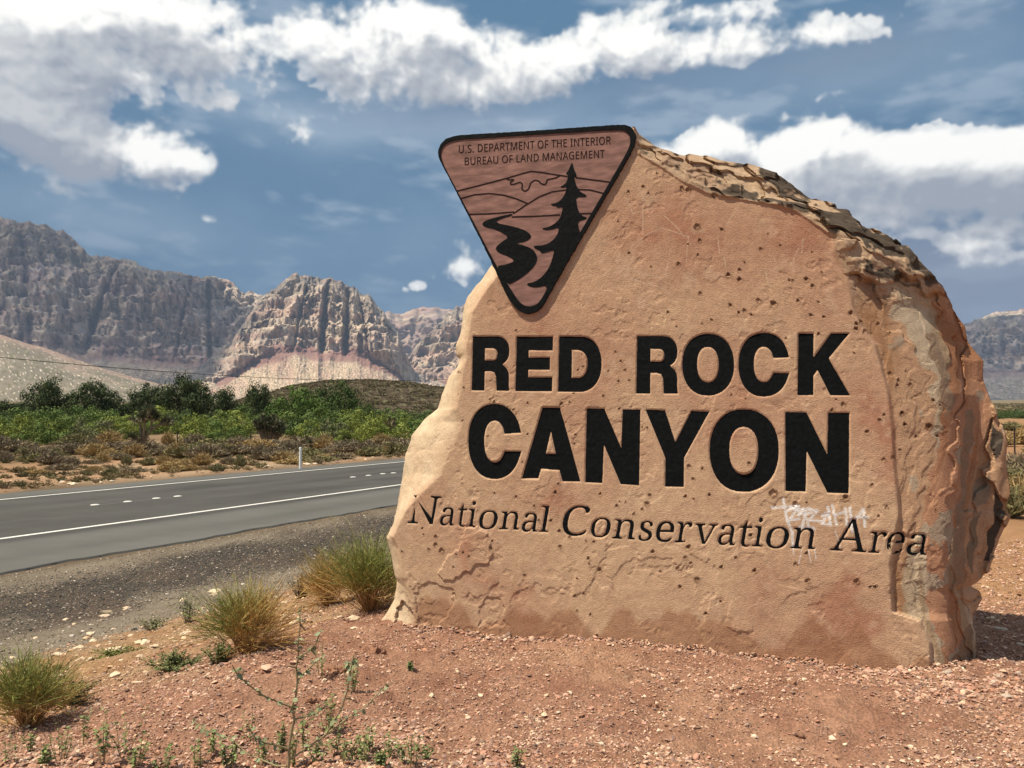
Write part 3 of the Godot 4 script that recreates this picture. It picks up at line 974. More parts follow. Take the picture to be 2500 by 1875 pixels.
func stone_color(X: float, Y: float, z: float) -> Color:
	var xl := line_at(out_l, Y)
	var xr := line_at(out_r, Y)
	var il := line_at(in_l, Y)
	var ir := line_at(in_r, Y)
	var n1 := nb.get_noise_2d(X * 0.8 + 61.0, Y * 0.8)
	var n2 := nb.get_noise_2d(X * 3.1 + 17.0, Y * 3.1)
	var n3 := nb.get_noise_2d(X * 13.0, Y * 13.0 + 5.0)
	var tan_ := Vector3(0.65, 0.445, 0.29)
	var rose := Vector3(0.53, 0.31, 0.205)
	var c := tan_.lerp(rose, clampf(0.28 + n1 * 0.9 + smoothstep(0.9, 2.0, Y) * 0.42 + n2 * 0.25, 0.0, 1.0))
	c = c.lerp(Vector3(0.45, 0.205, 0.13), smoothstep(0.28, 0.55, n1 + n2 * 0.35) * 0.55)
	c = c.lerp(Vector3(0.66, 0.48, 0.33), smoothstep(0.2, 0.55, n2 + n3 * 0.3) * 0.4)
	# splash of red earth along the foot, with a wavy upper rim
	var foot := 0.14 + 0.16 * na.get_noise_1d(X * 2.4 + 2.0) + 0.05 * na.get_noise_1d(X * 7.0)
	c = c.lerp(Vector3(0.37, 0.185, 0.105), smoothstep(foot + 0.03, foot - 0.03, Y) * 0.65)
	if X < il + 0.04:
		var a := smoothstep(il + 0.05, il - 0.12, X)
		c = c.lerp(Vector3(0.74, 0.58, 0.40), a * (0.8 + n2 * 0.5))  # paler on the left bevel: part of its sunlit brightness is in the colour
	if X > ir:
		var b := clampf((X - ir) / maxf(xr - ir, 0.01), 0.0, 1.0)
		var top := smoothstep(2.05, 2.35, Y)
		var across := flow(X, Y)
		var f := nb.get_noise_2d(X * 9.0 + 3.0, Y * 9.0)
		var jag := 0.03 * na.get_noise_2d(X * 7.0, Y * 7.0) + 0.012 * f
		var skin := ncell.get_noise_2d((across + jag) * 4.0 + 50.0, (Y + jag * 2.0) * 0.6) + 0.35 * n2
		var stripe := nb.get_noise_2d(across * 5.0 + 2.0, Y * 0.5)
		# rust, cream and grey skins of the same stone
		var side := Vector3(0.52, 0.33, 0.21)
		if skin > 0.35:
			side = Vector3(0.54, 0.43, 0.31)
		elif skin < -0.4:
			side = Vector3(0.50, 0.275, 0.17)
		elif skin < -0.1:
			side = Vector3(0.44, 0.34, 0.25)
		side = side.lerp(side * Vector3(0.78, 0.70, 0.62), smoothstep(-0.1, 0.3, stripe))
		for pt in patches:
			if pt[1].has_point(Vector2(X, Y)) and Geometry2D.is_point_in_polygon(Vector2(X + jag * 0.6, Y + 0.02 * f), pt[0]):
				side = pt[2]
		var jag2 := 0.03 * na.get_noise_2d(X * 8.0, Y * 8.0) + 0.012 * f
		var u2 := X * 0.87 - Y * 0.5 + jag2
		var v2 := X * 0.5 + Y * 0.87 + jag2
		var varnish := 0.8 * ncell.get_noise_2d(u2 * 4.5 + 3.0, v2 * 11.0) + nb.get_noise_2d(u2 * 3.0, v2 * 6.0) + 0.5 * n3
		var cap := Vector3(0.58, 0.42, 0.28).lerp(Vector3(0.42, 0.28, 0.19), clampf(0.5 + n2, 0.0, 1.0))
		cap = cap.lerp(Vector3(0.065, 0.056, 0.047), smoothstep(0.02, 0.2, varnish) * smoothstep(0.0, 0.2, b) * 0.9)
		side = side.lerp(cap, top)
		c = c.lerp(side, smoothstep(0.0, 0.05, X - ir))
	var s := 1.0 + n3 * 0.13 + 0.16 * nb.get_noise_2d(X * 48.0, Y * 48.0)
	return Color(c.x * s, c.y * s, c.z * s)

func zoomed(list: Array, x0: float, y0: float, k: float) -> Array:
	var o: Array = []
	for p in list:
		o.append([x0 + p[0] * k, y0 + p[1] * k])
	return o

func face_poly(list: Array, x0: float, y0: float, k: float, z := 0.0) -> PackedVector2Array:
	var o := PackedVector2Array()
	for p in list:
		o.append(fp(x0 + p[0] * k, y0 + p[1] * k, z))
	return o

func monument():
	face_axes()
	out_r = falling([[1555, 344], [1563, 347], [1597, 358], [1602, 366], [1649, 379], [1665, 388], [1690, 389], [1722, 391], [1771, 402], [1812, 409], [1848, 420], [1893, 436], [1934, 463], [1979, 494], [2002, 499], [2042, 512], [2083, 535], [2115, 558], [2137, 563], [2165, 576], [2205, 612], [2241, 657], [2282, 698], [2318, 734], [2341, 770], [2363, 793], [2368, 829], [2386, 856], [2406, 879], [2407, 924], [2418, 960], [2431, 992], [2445, 1028], [2455, 1055], [2461, 1084], [2459, 1127], [2465, 1169], [2471, 1211], [2466, 1245], [2475, 1262], [2461, 1295], [2444, 1338], [2427, 1380], [2422, 1400], [2396, 1422], [2374, 1435], [2398, 1447], [2408, 1464], [2398, 1490], [2383, 1503], [2383, 1532], [2389, 1561], [2386, 1625], [2380, 1760]], -0.28)
	out_l = falling([[1540, 344], [1525, 358], [1470, 395], [1400, 450], [1330, 520], [1260, 590], [1200, 648], [1187, 667], [1175, 685], [1163, 697], [1141, 725], [1132, 750], [1129, 774], [1125, 810], [1112, 846], [1114, 868], [1122, 876], [1115, 896], [1095, 919], [1082, 957], [1067, 998], [1041, 1018], [1029, 1033], [1006, 1064], [991, 1109], [983, 1160], [976, 1200], [968, 1246], [958, 1281], [944, 1312], [950, 1337], [958, 1367], [963, 1403], [970, 1418], [963, 1463], [948, 1489], [928, 1519], [928, 1539], [930, 1700]], -0.21)
	in_l = falling([[1545, 344], [1260, 605], [1225, 660], [1180, 720], [1155, 760], [1139, 850], [1141, 876], [1134, 896], [1125, 957], [1115, 1000], [1130, 1030], [1120, 1064], [1095, 1109], [1078, 1160], [1035, 1200], [992, 1246], [974, 1281], [960, 1312], [975, 1337], [985, 1403], [1010, 1463], [1018, 1519], [1020, 1700]], 0.0)
	in_r = falling([[1550, 352], [1552, 377], [1613, 413], [1660, 445], [1720, 474], [1789, 486], [1884, 502], [1934, 517], [1988, 553], [2024, 580], [2028, 616], [2056, 671], [2070, 716], [2079, 752], [2101, 797], [2133, 842], [2146, 888], [2164, 955], [2174, 1041], [2178, 1127], [2191, 1253], [2168, 1380], [2176, 1494], [2242, 1515], [2267, 1570], [2271, 1750]], 0.0)
	mid_r = falling([[1560, 347], [1700, 400], [2024, 570], [2150, 690], [2235, 800], [2290, 900], [2322, 960], [2312, 1050], [2318, 1200], [2326, 1380], [2312, 1450], [2314, 1750]], -0.08)
	for f in [[[[430, 1000], [395, 1100], [340, 1150], [300, 1210], [310, 1250], [345, 1258], [430, 1225], [470, 1195], [545, 1165], [552, 1110], [540, 1040], [480, 990]], 0.008],
			[[[185, 1330], [200, 1470], [300, 1480], [360, 1390], [370, 1310], [300, 1270], [220, 1270]], -0.006],
			[[[500, 1400], [520, 1345], [570, 1335], [610, 1380], [620, 1480], [490, 1480]], -0.006],
			[[[60, 1420], [100, 1360], [180, 1420], [180, 1560], [30, 1560]], -0.03]]:
		var poly := face_poly(f[0], 920, 780, 0.5063)
		var box := Rect2(poly[0], Vector2.ZERO)
		for q in poly:
			box = box.expand(q)
		flakes.append([poly, box.grow(0.03), f[1]])
	# brown varnish and black patches on the right end
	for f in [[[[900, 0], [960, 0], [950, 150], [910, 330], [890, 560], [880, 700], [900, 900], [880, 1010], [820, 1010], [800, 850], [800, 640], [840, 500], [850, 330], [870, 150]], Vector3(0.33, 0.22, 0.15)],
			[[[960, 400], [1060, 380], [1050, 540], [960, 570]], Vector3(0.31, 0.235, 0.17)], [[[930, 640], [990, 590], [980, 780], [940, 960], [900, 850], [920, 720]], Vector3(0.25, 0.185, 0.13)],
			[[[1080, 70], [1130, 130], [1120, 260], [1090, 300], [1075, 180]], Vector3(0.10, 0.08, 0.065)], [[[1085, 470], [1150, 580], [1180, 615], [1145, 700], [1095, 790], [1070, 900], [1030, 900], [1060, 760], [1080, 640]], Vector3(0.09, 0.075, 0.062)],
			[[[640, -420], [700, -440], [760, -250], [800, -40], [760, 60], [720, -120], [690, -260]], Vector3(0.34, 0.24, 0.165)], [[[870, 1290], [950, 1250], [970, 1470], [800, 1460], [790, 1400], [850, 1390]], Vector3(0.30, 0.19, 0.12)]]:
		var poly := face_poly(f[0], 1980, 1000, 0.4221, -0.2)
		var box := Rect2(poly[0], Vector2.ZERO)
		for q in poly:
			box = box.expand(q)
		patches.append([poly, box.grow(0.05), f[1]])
	# pits where shots have struck, with the dark ring that each has left
	for p in [[445, 560, 15], [460, 635, 9], [450, 712, 6], [345, 762, 10], [615, 820, 12], [675, 795, 9], [675, 845, 12], [198, 777, 5], [80, 703, 9], [20, 533, 5], [75, 372, 7], [183, 381, 6], [230, 273, 6], [155, 345, 9], [397, 655, 5], [580, 575, 9], [790, 680, 8], [703, 755, 5], [945, 850, 6], [963, 850, 6], [1035, 845, 12], [1070, 880, 11], [777, 957, 10], [858, 975, 16], [740, 1038, 8], [700, 1012, 8], [670, 1025, 8], [625, 985, 10], [463, 920, 8], [288, 1022, 9], [992, 960, 9], [1101, 968, 6], [1062, 1038, 9], [1131, 1047, 7], [1277, 1025, 12], [1332, 1070, 8], [1307, 1085, 10], [1305, 1112, 11], [1355, 1125, 11], [1427, 1083, 8], [1493, 1130, 6], [1102, 1140, 8], [927, 1165, 6], [475, 1085, 5], [336, 1100, 5], [525, 1065, 6], [455, 245, 9], [540, 390, 12], [398, 360, 11], [362, 350, 9], [1325, 838, 8], [1597, 830, 7], [830, 600, 5], [896, 663, 6], [1068, 697, 5], [1120, 805, 5], [1295, 1245, 5], [632, 1470, 5], [710, 1490, 6], [1235, 1520, 10], [1197, 1493, 5], [1175, 1552, 8], [1490, 1352, 9], [1580, 1338, 5], [1537, 1387, 7], [1533, 1415, 7], [1602, 1413, 9], [1458, 1578, 7], [1432, 1605, 8], [1555, 1565, 8], [1572, 1627, 7], [1730, 1495, 9], [1768, 1520, 6], [1705, 1635, 12]]:
		marks.append([fp(1500 + p[0] * 0.4521, 300 + p[1] * 0.4521), p[2] * 0.4521 / F * 5.0])
	for p in [[672, 53, 6], [383, 250, 6], [398, 255, 4], [420, 330, 5], [391, 362, 4], [545, 387, 5], [565, 397, 6], [660, 435, 5], [728, 405, 6], [890, 407, 9], [930, 400, 5], [950, 357, 5], [993, 227, 5], [970, 245, 5], [1115, 250, 4], [1152, 158, 5], [1177, 201, 6], [1197, 245, 5], [1165, 300, 6], [1217, 293, 5], [1093, 370, 6], [1170, 430, 6], [412, 488, 4], [727, 553, 5], [957, 557, 6], [951, 600, 6], [1278, 520, 5], [1303, 522, 5], [703, 687, 4], [536, 565, 4], [568, 838, 5], [672, 855, 6], [862, 835, 10], [877, 795, 6], [760, 900, 5], [1077, 843, 7], [1158, 900, 8], [1172, 878, 4], [1200, 882, 4], [1315, 848, 7], [1280, 915, 6], [1302, 888, 10], [780, 970, 6], [840, 970, 7], [880, 1020, 8], [931, 1050, 7], [883, 1095, 7], [1010, 1070, 5], [1047, 1072, 6], [219, 1008, 5], [225, 1038, 4], [284, 1047, 8], [283, 1087, 10], [313, 1113, 11], [252, 1110, 6], [122, 1120, 6], [384, 1132, 5], [420, 1124, 6], [447, 1144, 6], [556, 1068, 6], [550, 1105, 8], [372, 1193, 5], [372, 1325, 8], [1021, 1153, 8], [1026, 1180, 5], [1075, 1208, 9], [967, 1250, 5], [997, 1322, 6], [955, 1333, 6], [966, 1407, 5], [1030, 1424, 6], [713, 1235, 7], [1330, 1120, 9], [1240, 940, 6], [1283, 985, 7]]:
		marks.append([fp(920 + p[0] * 0.5063, 780 + p[1] * 0.5063), p[2] * 0.5063 / F * 5.2])
	for p in [[953, 505, 9], [1112, 420, 8], [1125, 470, 7], [1237, 480, 12], [1277, 523, 6], [1178, 525, 6], [1027, 630, 7], [1070, 620, 7], [1103, 587, 5], [1268, 860, 5], [135, 797, 8], [173, 808, 5], [243, 790, 7], [857, 800, 13], [530, 780, 14], [630, 830, 10], [682, 825, 5], [212, 673, 7], [150, 660, 8], [170, 718, 6], [422, 648, 7], [150, 1025, 11], [135, 1072, 8], [160, 1097, 6], [100, 1120, 7], [187, 1170, 10], [110, 1203, 8], [297, 1115, 8], [447, 1132, 9], [362, 1073, 6], [685, 1176, 9], [904, 1178, 10], [967, 1203, 6], [990, 1203, 7], [630, 1100, 7], [680, 1053, 8], [295, 1270, 6], [228, 1323, 8], [22, 1137, 5], [428, 972, 8], [1005, 887, 5], [975, 745, 6], [1040, 845, 6]]:
		marks.append([fp(1600 + p[0] * 0.5425, 780 + p[1] * 0.5425), p[2] * 0.5425 / F * 5.0])
	# a chalky white scrawl over the small lettering, with drips
	for s in [[[1065, 1215], [1240, 1205]], [[1140, 1155], [1165, 1300], [1200, 1380], [1205, 1480]], [[1170, 1235], [1245, 1205], [1180, 1300], [1250, 1290]], [[1190, 1215], [1290, 1260], [1265, 1350]], [[1230, 1230], [1320, 1220], [1240, 1265], [1330, 1250]], [[1300, 1290], [1310, 1350], [1340, 1350]], [[1250, 1345], [1350, 1360]], [[1320, 1230], [1370, 1235], [1315, 1300], [1400, 1305]], [[1400, 1270], [1450, 1240], [1400, 1320], [1460, 1330], [1440, 1210]], [[1470, 1200], [1500, 1330]], [[1490, 1265], [1560, 1240]], [[1560, 1220], [1570, 1330]], [[1590, 1215], [1600, 1330], [1610, 1380]], [[1600, 1330], [1680, 1225], [1690, 1340]], [[1630, 1275], [1710, 1280]], [[1205, 1480], [1210, 1530]], [[1265, 1500], [1245, 1590]], [[1310, 1500], [1325, 1580]], [[1350, 1490], [1362, 1570]], [[1490, 1370], [1530, 1490]]]:
		var w := 0.0085
		if s.size() == 2 and s[0][1] > 1369:
			w = 0.0025
		scrawl.append([face_poly(s, 1500, 800, 0.3617), w])

	# pale scratches in the upper face
	for s in [[[330, 570], [330, 930]], [[350, 940], [500, 870], [740, 950], [720, 1190]], [[520, 760], [640, 870], [700, 950]], [[1000, 930], [1020, 1100]], [[1060, 1130], [1080, 1240]], [[1210, 640], [1080, 850]], [[1770, 970], [1760, 1100]], [[1740, 1040], [1660, 1200]], [[120, 1230], [520, 1330]], [[130, 1280], [330, 1370], [540, 1420]], [[180, 600], [240, 740], [430, 690]], [[560, 1180], [530, 1320]], [[1430, 1240], [1470, 1420]]]:
		scrawl.append([face_poly(s, 1480, 320, 1.0 / 3.687), -0.0035])
	var low := -0.18
	var high: float = out_r[0].y
	var nrow := 560
	var ncol := 700
	var loop := ncol + 40
	var XS := PackedFloat32Array()
	var YS := PackedFloat32Array()
	var ZS := PackedFloat32Array()
	XS.resize(nrow * ncol)
	ZS.resize(nrow * ncol)
	YS.resize(nrow)
	var CO := PackedColorArray()
	CO.resize(nrow * loop)
	for j in nrow:
		var Y := lerpf(low, high, float(j) / (nrow - 1))
		YS[j] = Y
		var xl := line_at(out_l, Y) + 0.006 * nb.get_noise_1d(Y * 9.0)
		var xr := maxf(xl + 0.01, line_at(out_r, Y) + 0.006 * nb.get_noise_1d(Y * 9.0 + 40.0))
		for i in ncol:
			var X := lerpf(xl, xr, float(i) / (ncol - 1))
			var k := j * ncol + i
			XS[k] = X
			var z := stone_z(X, Y)
			ZS[k] = z
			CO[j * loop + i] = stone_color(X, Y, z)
	stage("  stone surface")
	# pits
	for m in marks:
		var p: Vector2 = m[0]
		var r: float = m[1] * 1.25
		var kind := rng.randf()
		var reach := r * 2.0
		for j in range(maxi(0, int((p.y - reach - low) / (high - low) * (nrow - 1))), mini(nrow, int((p.y + reach - low) / (high - low) * (nrow - 1)) + 2)):
			var a := XS[j * ncol]
			var b := XS[j * ncol + ncol - 1]
			for i in range(clampi(int((p.x - reach - a) / (b - a) * ncol), 0, ncol - 1), clampi(int((p.x + reach - a) / (b - a) * ncol) + 2, 0, ncol)):
				var q := Vector2(XS[j * ncol + i], YS[j])
				var d := q.distance_to(p) / r + 0.25 * na.get_noise_2d(q.x * 60.0, q.y * 60.0)
				if d > 1.9:
					continue
				var k := j * loop + i
				ZS[j * ncol + i] -= 0.008 * smoothstep(0.85, 0.35, d) - 0.0025 * smoothstep(1.2, 0.95, d) * smoothstep(0.6, 0.9, d)
				var stain := Color(0.16, 0.075, 0.04)
				var ring := smoothstep(0.45, 0.75, d) * smoothstep(1.25, 0.9, d) if kind < 0.45 else smoothstep(1.0, 0.5, d)
				CO[k] = CO[k].lerp(stain, ring * 0.85)
				CO[k] = CO[k].lerp(Color(0.30, 0.17, 0.10), smoothstep(1.9, 0.9, d) * 0.32)
	for s in scrawl:
		var pts: PackedVector2Array = s[0]
		var w: float = absf(s[1])
		var tone := Color(0.90, 0.88, 0.87) if s[1] > 0.0 else Color(0.66, 0.47, 0.33)
		for q in pts.size() - 1:
			var box := Rect2(pts[q], Vector2.ZERO).expand(pts[q + 1]).grow(w * 1.5)
			for j in range(maxi(0, int((box.position.y - low) / (high - low) * (nrow - 1))), mini(nrow, int((box.end.y - low) / (high - low) * (nrow - 1)) + 2)):
				var a := XS[j * ncol]
				var b := XS[j * ncol + ncol - 1]
				for i in range(clampi(int((box.position.x - a) / (b - a) * ncol), 0, ncol - 1), clampi(int((box.end.x - a) / (b - a) * ncol) + 2, 0, ncol)):
					var v := Vector2(XS[j * ncol + i], YS[j])
					var d := seg_dist(v, pts[q], pts[q + 1])
					var cover := smoothstep(w * 1.25, w * 0.6, d) * clampf(0.95 + 0.9 * nb.get_noise_2d(v.x * 40.0, v.y * 40.0), 0.0, 1.0)
					CO[j * loop + i] = CO[j * loop + i].lerp(tone, cover * 0.95)
	# carve the letters
	var cut := PackedFloat32Array()
	cut.resize(nrow * ncol)
	var letters := all_letters()
	for L in letters:
		var deep: float = L.deep
		var box := Rect2(L.loops[0][0], Vector2.ZERO)
		for lp in L.loops:
			for q in lp:
				box = box.expand(q)
		box = box.grow(0.012)
		var soft := 0.0032
		for j in range(maxi(0, int((box.position.y - low) / (high - low) * (nrow - 1))), mini(nrow, int((box.end.y - low) / (high - low) * (nrow - 1)) + 2)):
			var a := XS[j * ncol]
			var b := XS[j * ncol + ncol - 1]
			for i in range(clampi(int((box.position.x - a) / (b - a) * ncol), 0, ncol - 1), clampi(int((box.end.x - a) / (b - a) * ncol) + 2, 0, ncol)):
				var v := Vector2(XS[j * ncol + i], YS[j])
				var d := 1.0
				var inside := false
				for lp in L.loops:
					var n: int = lp.size()
					for q in n:
						var s0: Vector2 = lp[q]
						var s1: Vector2 = lp[(q + 1) % n]
						d = minf(d, seg_dist(v, s0, s1))
						if (s0.y > v.y) != (s1.y > v.y) and v.x < (s1.x - s0.x) * (v.y - s0.y) / (s1.y - s0.y) + s0.x:
							inside = not inside
				if inside:
					d = -d
				d -= soft * 0.5
				var k := j * ncol + i
				var share := clampf(0.5 - d / (2.0 * soft), 0.0, 1.0)
				if share > 0.0:
					cut[k] = maxf(cut[k], share * (ZS[k] - plain_z(v.x, v.y) + deep))
	stage("  letters carved")
	var P := PackedVector3Array()
	P.resize(nrow * loop)
	for j in nrow:
		var t := float(j) / (nrow - 1)
		var Y := YS[j]
		for i in ncol:
			P[j * loop + i] = face_point(XS[j * ncol + i], Y, ZS[j * ncol + i] - cut[j * ncol + i])
		var xa := XS[j * ncol]
		var xb := XS[j * ncol + ncol - 1]
		var za := ZS[j * ncol]
		var zb := ZS[j * ncol + ncol - 1]
		var thick := lerpf(0.62, 0.36, t)
		for q in 40:
			# round the back from the right edge to the left
			var s := (q + 1.0) / 41.0
			var an := s * PI
			var mx := (xa + xb) * 0.5
			var hx := (xb - xa) * 0.5
			var c := cos(an)
			var X := mx + hx * signf(c) * pow(absf(c), 0.35)
			var z := lerpf(zb, za, s) - (thick - 0.2) * pow(sin(an), 0.5) * minf(1.0, hx * 2.0) + 0.04 * nb.get_noise_2d(X * 1.7 + 33.0, Y * 1.7)
			P[j * loop + ncol + q] = face_point(X, Y, minf(z, lerpf(zb, za, s) - 0.005))
			CO[j * loop + ncol + q] = Color(0.46, 0.30, 0.18)
	var rock := thing("sandstone_monument", "large arched sandstone slab carved RED ROCK CANYON in black letters, standing on red gravel", "monument", FACE_AT)
	for n in P.size():
		P[n] -= FACE_AT
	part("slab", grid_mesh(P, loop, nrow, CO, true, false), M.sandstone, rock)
	for L in letters:
		var o := part("letter", letter_mesh(L), M.letter_paint, rock)
		o.set_meta("label", "%s black carved letter %s" % ["big" if L.deep > 0.006 else "small", L.text])

func face_point(X: float, Y: float, Z: float) -> Vector3:
	return FACE_AT + fx * X + fy * Y + fz * Z

# flat filled outline lying at the bottom of its groove
func letter_mesh(L) -> ArrayMesh:
	var loops: Array = []
	for lp in L.loops:
		loops.append(dense(lp, 0.025))
	var poly := bridged(loops)
	var tris := Geometry2D.triangulate_polygon(poly)
	for k in 40:
		if tris.is_empty():
			poly = bridged(loops, k + 1)
			tris = Geometry2D.triangulate_polygon(poly)
	var P := PackedVector3Array()
	var N := PackedVector3Array()
	for q in poly:
		P.append(face_point(q.x, q.y, plain_z(q.x, q.y) - L.deep * 0.75) - FACE_AT)
		N.append(fz)
	if tris.is_empty():
		print("no triangles for letter ", L.text)
	return arrays_mesh(P, N, PackedColorArray(), facing(P, tris, fz))

# triangles turned to face that way
func facing(P: PackedVector3Array, tris: PackedInt32Array, n: Vector3) -> PackedInt32Array:
	for k in range(0, tris.size(), 3):
		if (P[tris[k + 2]] - P[tris[k]]).cross(P[tris[k + 1]] - P[tris[k]]).dot(n) < 0.0:
			var h := tris[k + 1]
			tris[k + 1] = tris[k + 2]
			tris[k + 2] = h
	return tris

# one outline from an outer loop and its holes, joined by slits
func bridged(loops: Array, skip := 0) -> PackedVector2Array:
	var outer: PackedVector2Array = loops[0].duplicate()
	if Geometry2D.is_polygon_clockwise(outer):
		outer.reverse()
	for h in range(1, loops.size()):
		var hole: PackedVector2Array = loops[h].duplicate()
		if not Geometry2D.is_polygon_clockwise(hole):
			hole.reverse()
		var found: Array = []
		for i in outer.size():
			for j in hole.size():
				found.append([outer[i].distance_squared_to(hole[j]), i, j])
		found.sort_custom(func(p, q): return p[0] < q[0])
		var bi: int = found[mini(skip * 7, found.size() - 1)][1]
		var bj: int = found[mini(skip * 7, found.size() - 1)][2]
		var joined := PackedVector2Array()
		for i in bi + 1:
			joined.append(outer[i])
		for j in hole.size() + 1:
			joined.append(hole[(bj + j) % hole.size()])
		for i in range(bi, outer.size()):
			joined.append(outer[i])
		# keep the two sides of the slit a hair apart
		joined[bi + 1 + hole.size()] += Vector2(1e-5, 1e-5)
		joined[bi + 2 + hole.size()] += Vector2(1e-5, 1e-5)
		outer = joined
	return outer

func arc(cx, cy, rx, ry, a0, a1, n := 14) -> Array:
	var o: Array = []
	for k in n + 1:
		var a := deg_to_rad(lerpf(a0, a1, float(k) / n))
		# a little squarer than an ellipse, as bold grotesque letters are
		var c := cos(a)
		var s := sin(a)
		o.append([cx + rx * signf(c) * pow(absf(c), 0.9), cy + ry * signf(s) * pow(absf(s), 0.9)])
	return o

# bold grotesque capitals in a unit box, y down
func capital(ch: String) -> Array:
	match ch:
		"E":
			return [[[0, 0], [1, 0], [1, 0.255], [0.345, 0.255], [0.345, 0.385], [0.93, 0.385], [0.93, 0.61], [0.345, 0.61], [0.345, 0.745], [1, 0.745], [1, 1], [0, 1]]]
		"R":
			var o: Array = [[0, 0], [0.62, 0]]
			o.append_array(arc(0.64, 0.27, 0.36, 0.27, -90, 62, 14))
			o.append_array([[0.86, 0.545], [0.93, 0.59], [0.975, 0.66], [0.99, 0.76], [0.985, 0.9], [1.0, 1.0], [0.665, 1.0], [0.655, 0.86], [0.645, 0.74], [0.6, 0.665], [0.5, 0.645], [0.34, 0.645], [0.34, 1], [0, 1]])
			var h: Array = [[0.34, 0.225], [0.54, 0.225]]
			h.append_array(arc(0.56, 0.335, 0.115, 0.11, -90, 90, 8))
			h.append([0.34, 0.445])
			return [o, h]
		"D":
			var o: Array = [[0, 0], [0.5, 0]]
			o.append_array(arc(0.5, 0.5, 0.5, 0.5, -80, 80, 18))
			o.append_array([[0.5, 1], [0, 1]])
			var h: Array = [[0.31, 0.25], [0.44, 0.25]]
			h.append_array(arc(0.44, 0.5, 0.235, 0.25, -75, 75, 12))
			h.append_array([[0.44, 0.75], [0.31, 0.75]])
			return [o, h]
		"O":
			return [arc(0.5, 0.5, 0.5, 0.5, 0, 350, 35), arc(0.5, 0.5, 0.208, 0.285, 0, 345, 23)]
		"C":
			var o: Array = arc(0.5, 0.5, 0.5, 0.5, -15, -345, 40)
			o[0] = [1.0, 0.385]
			o[-1] = [1.0, 0.63]
			o.append([0.69, 0.63])
			var i: Array = arc(0.5, 0.5, 0.195, 0.275, 40, 320, 24)
			o.append_array(i)
			o.append([0.69, 0.40])
			return [o]
		"K":
			return [[[0, 0], [0.305, 0], [0.305, 0.385], [0.64, 0], [1.0, 0], [0.6, 0.405], [1.0, 1.0], [0.63, 1.0], [0.385, 0.60], [0.305, 0.69], [0.305, 1], [0, 1]]]
		"A":
			return [[[0.37, 0], [0.68, 0], [1.0, 1.0], [0.7, 1.0], [0.65, 0.85], [0.34, 0.835], [0.29, 0.965], [0, 0.965]], [[0.515, 0.33], [0.425, 0.625], [0.59, 0.63]]]
		"N":
			return [[[0, 0], [0.335, 0], [0.66, 0.52], [0.675, 0], [1, 0], [1, 1], [0.665, 1], [0.34, 0.49], [0.325, 1], [0, 1]]]
		"Y":
			return [[[0, 0], [0.31, 0.005], [0.475, 0.42], [0.72, 0.01], [1.0, 0.015], [0.615, 0.625], [0.615, 1], [0.32, 1], [0.32, 0.63]]]
	return []

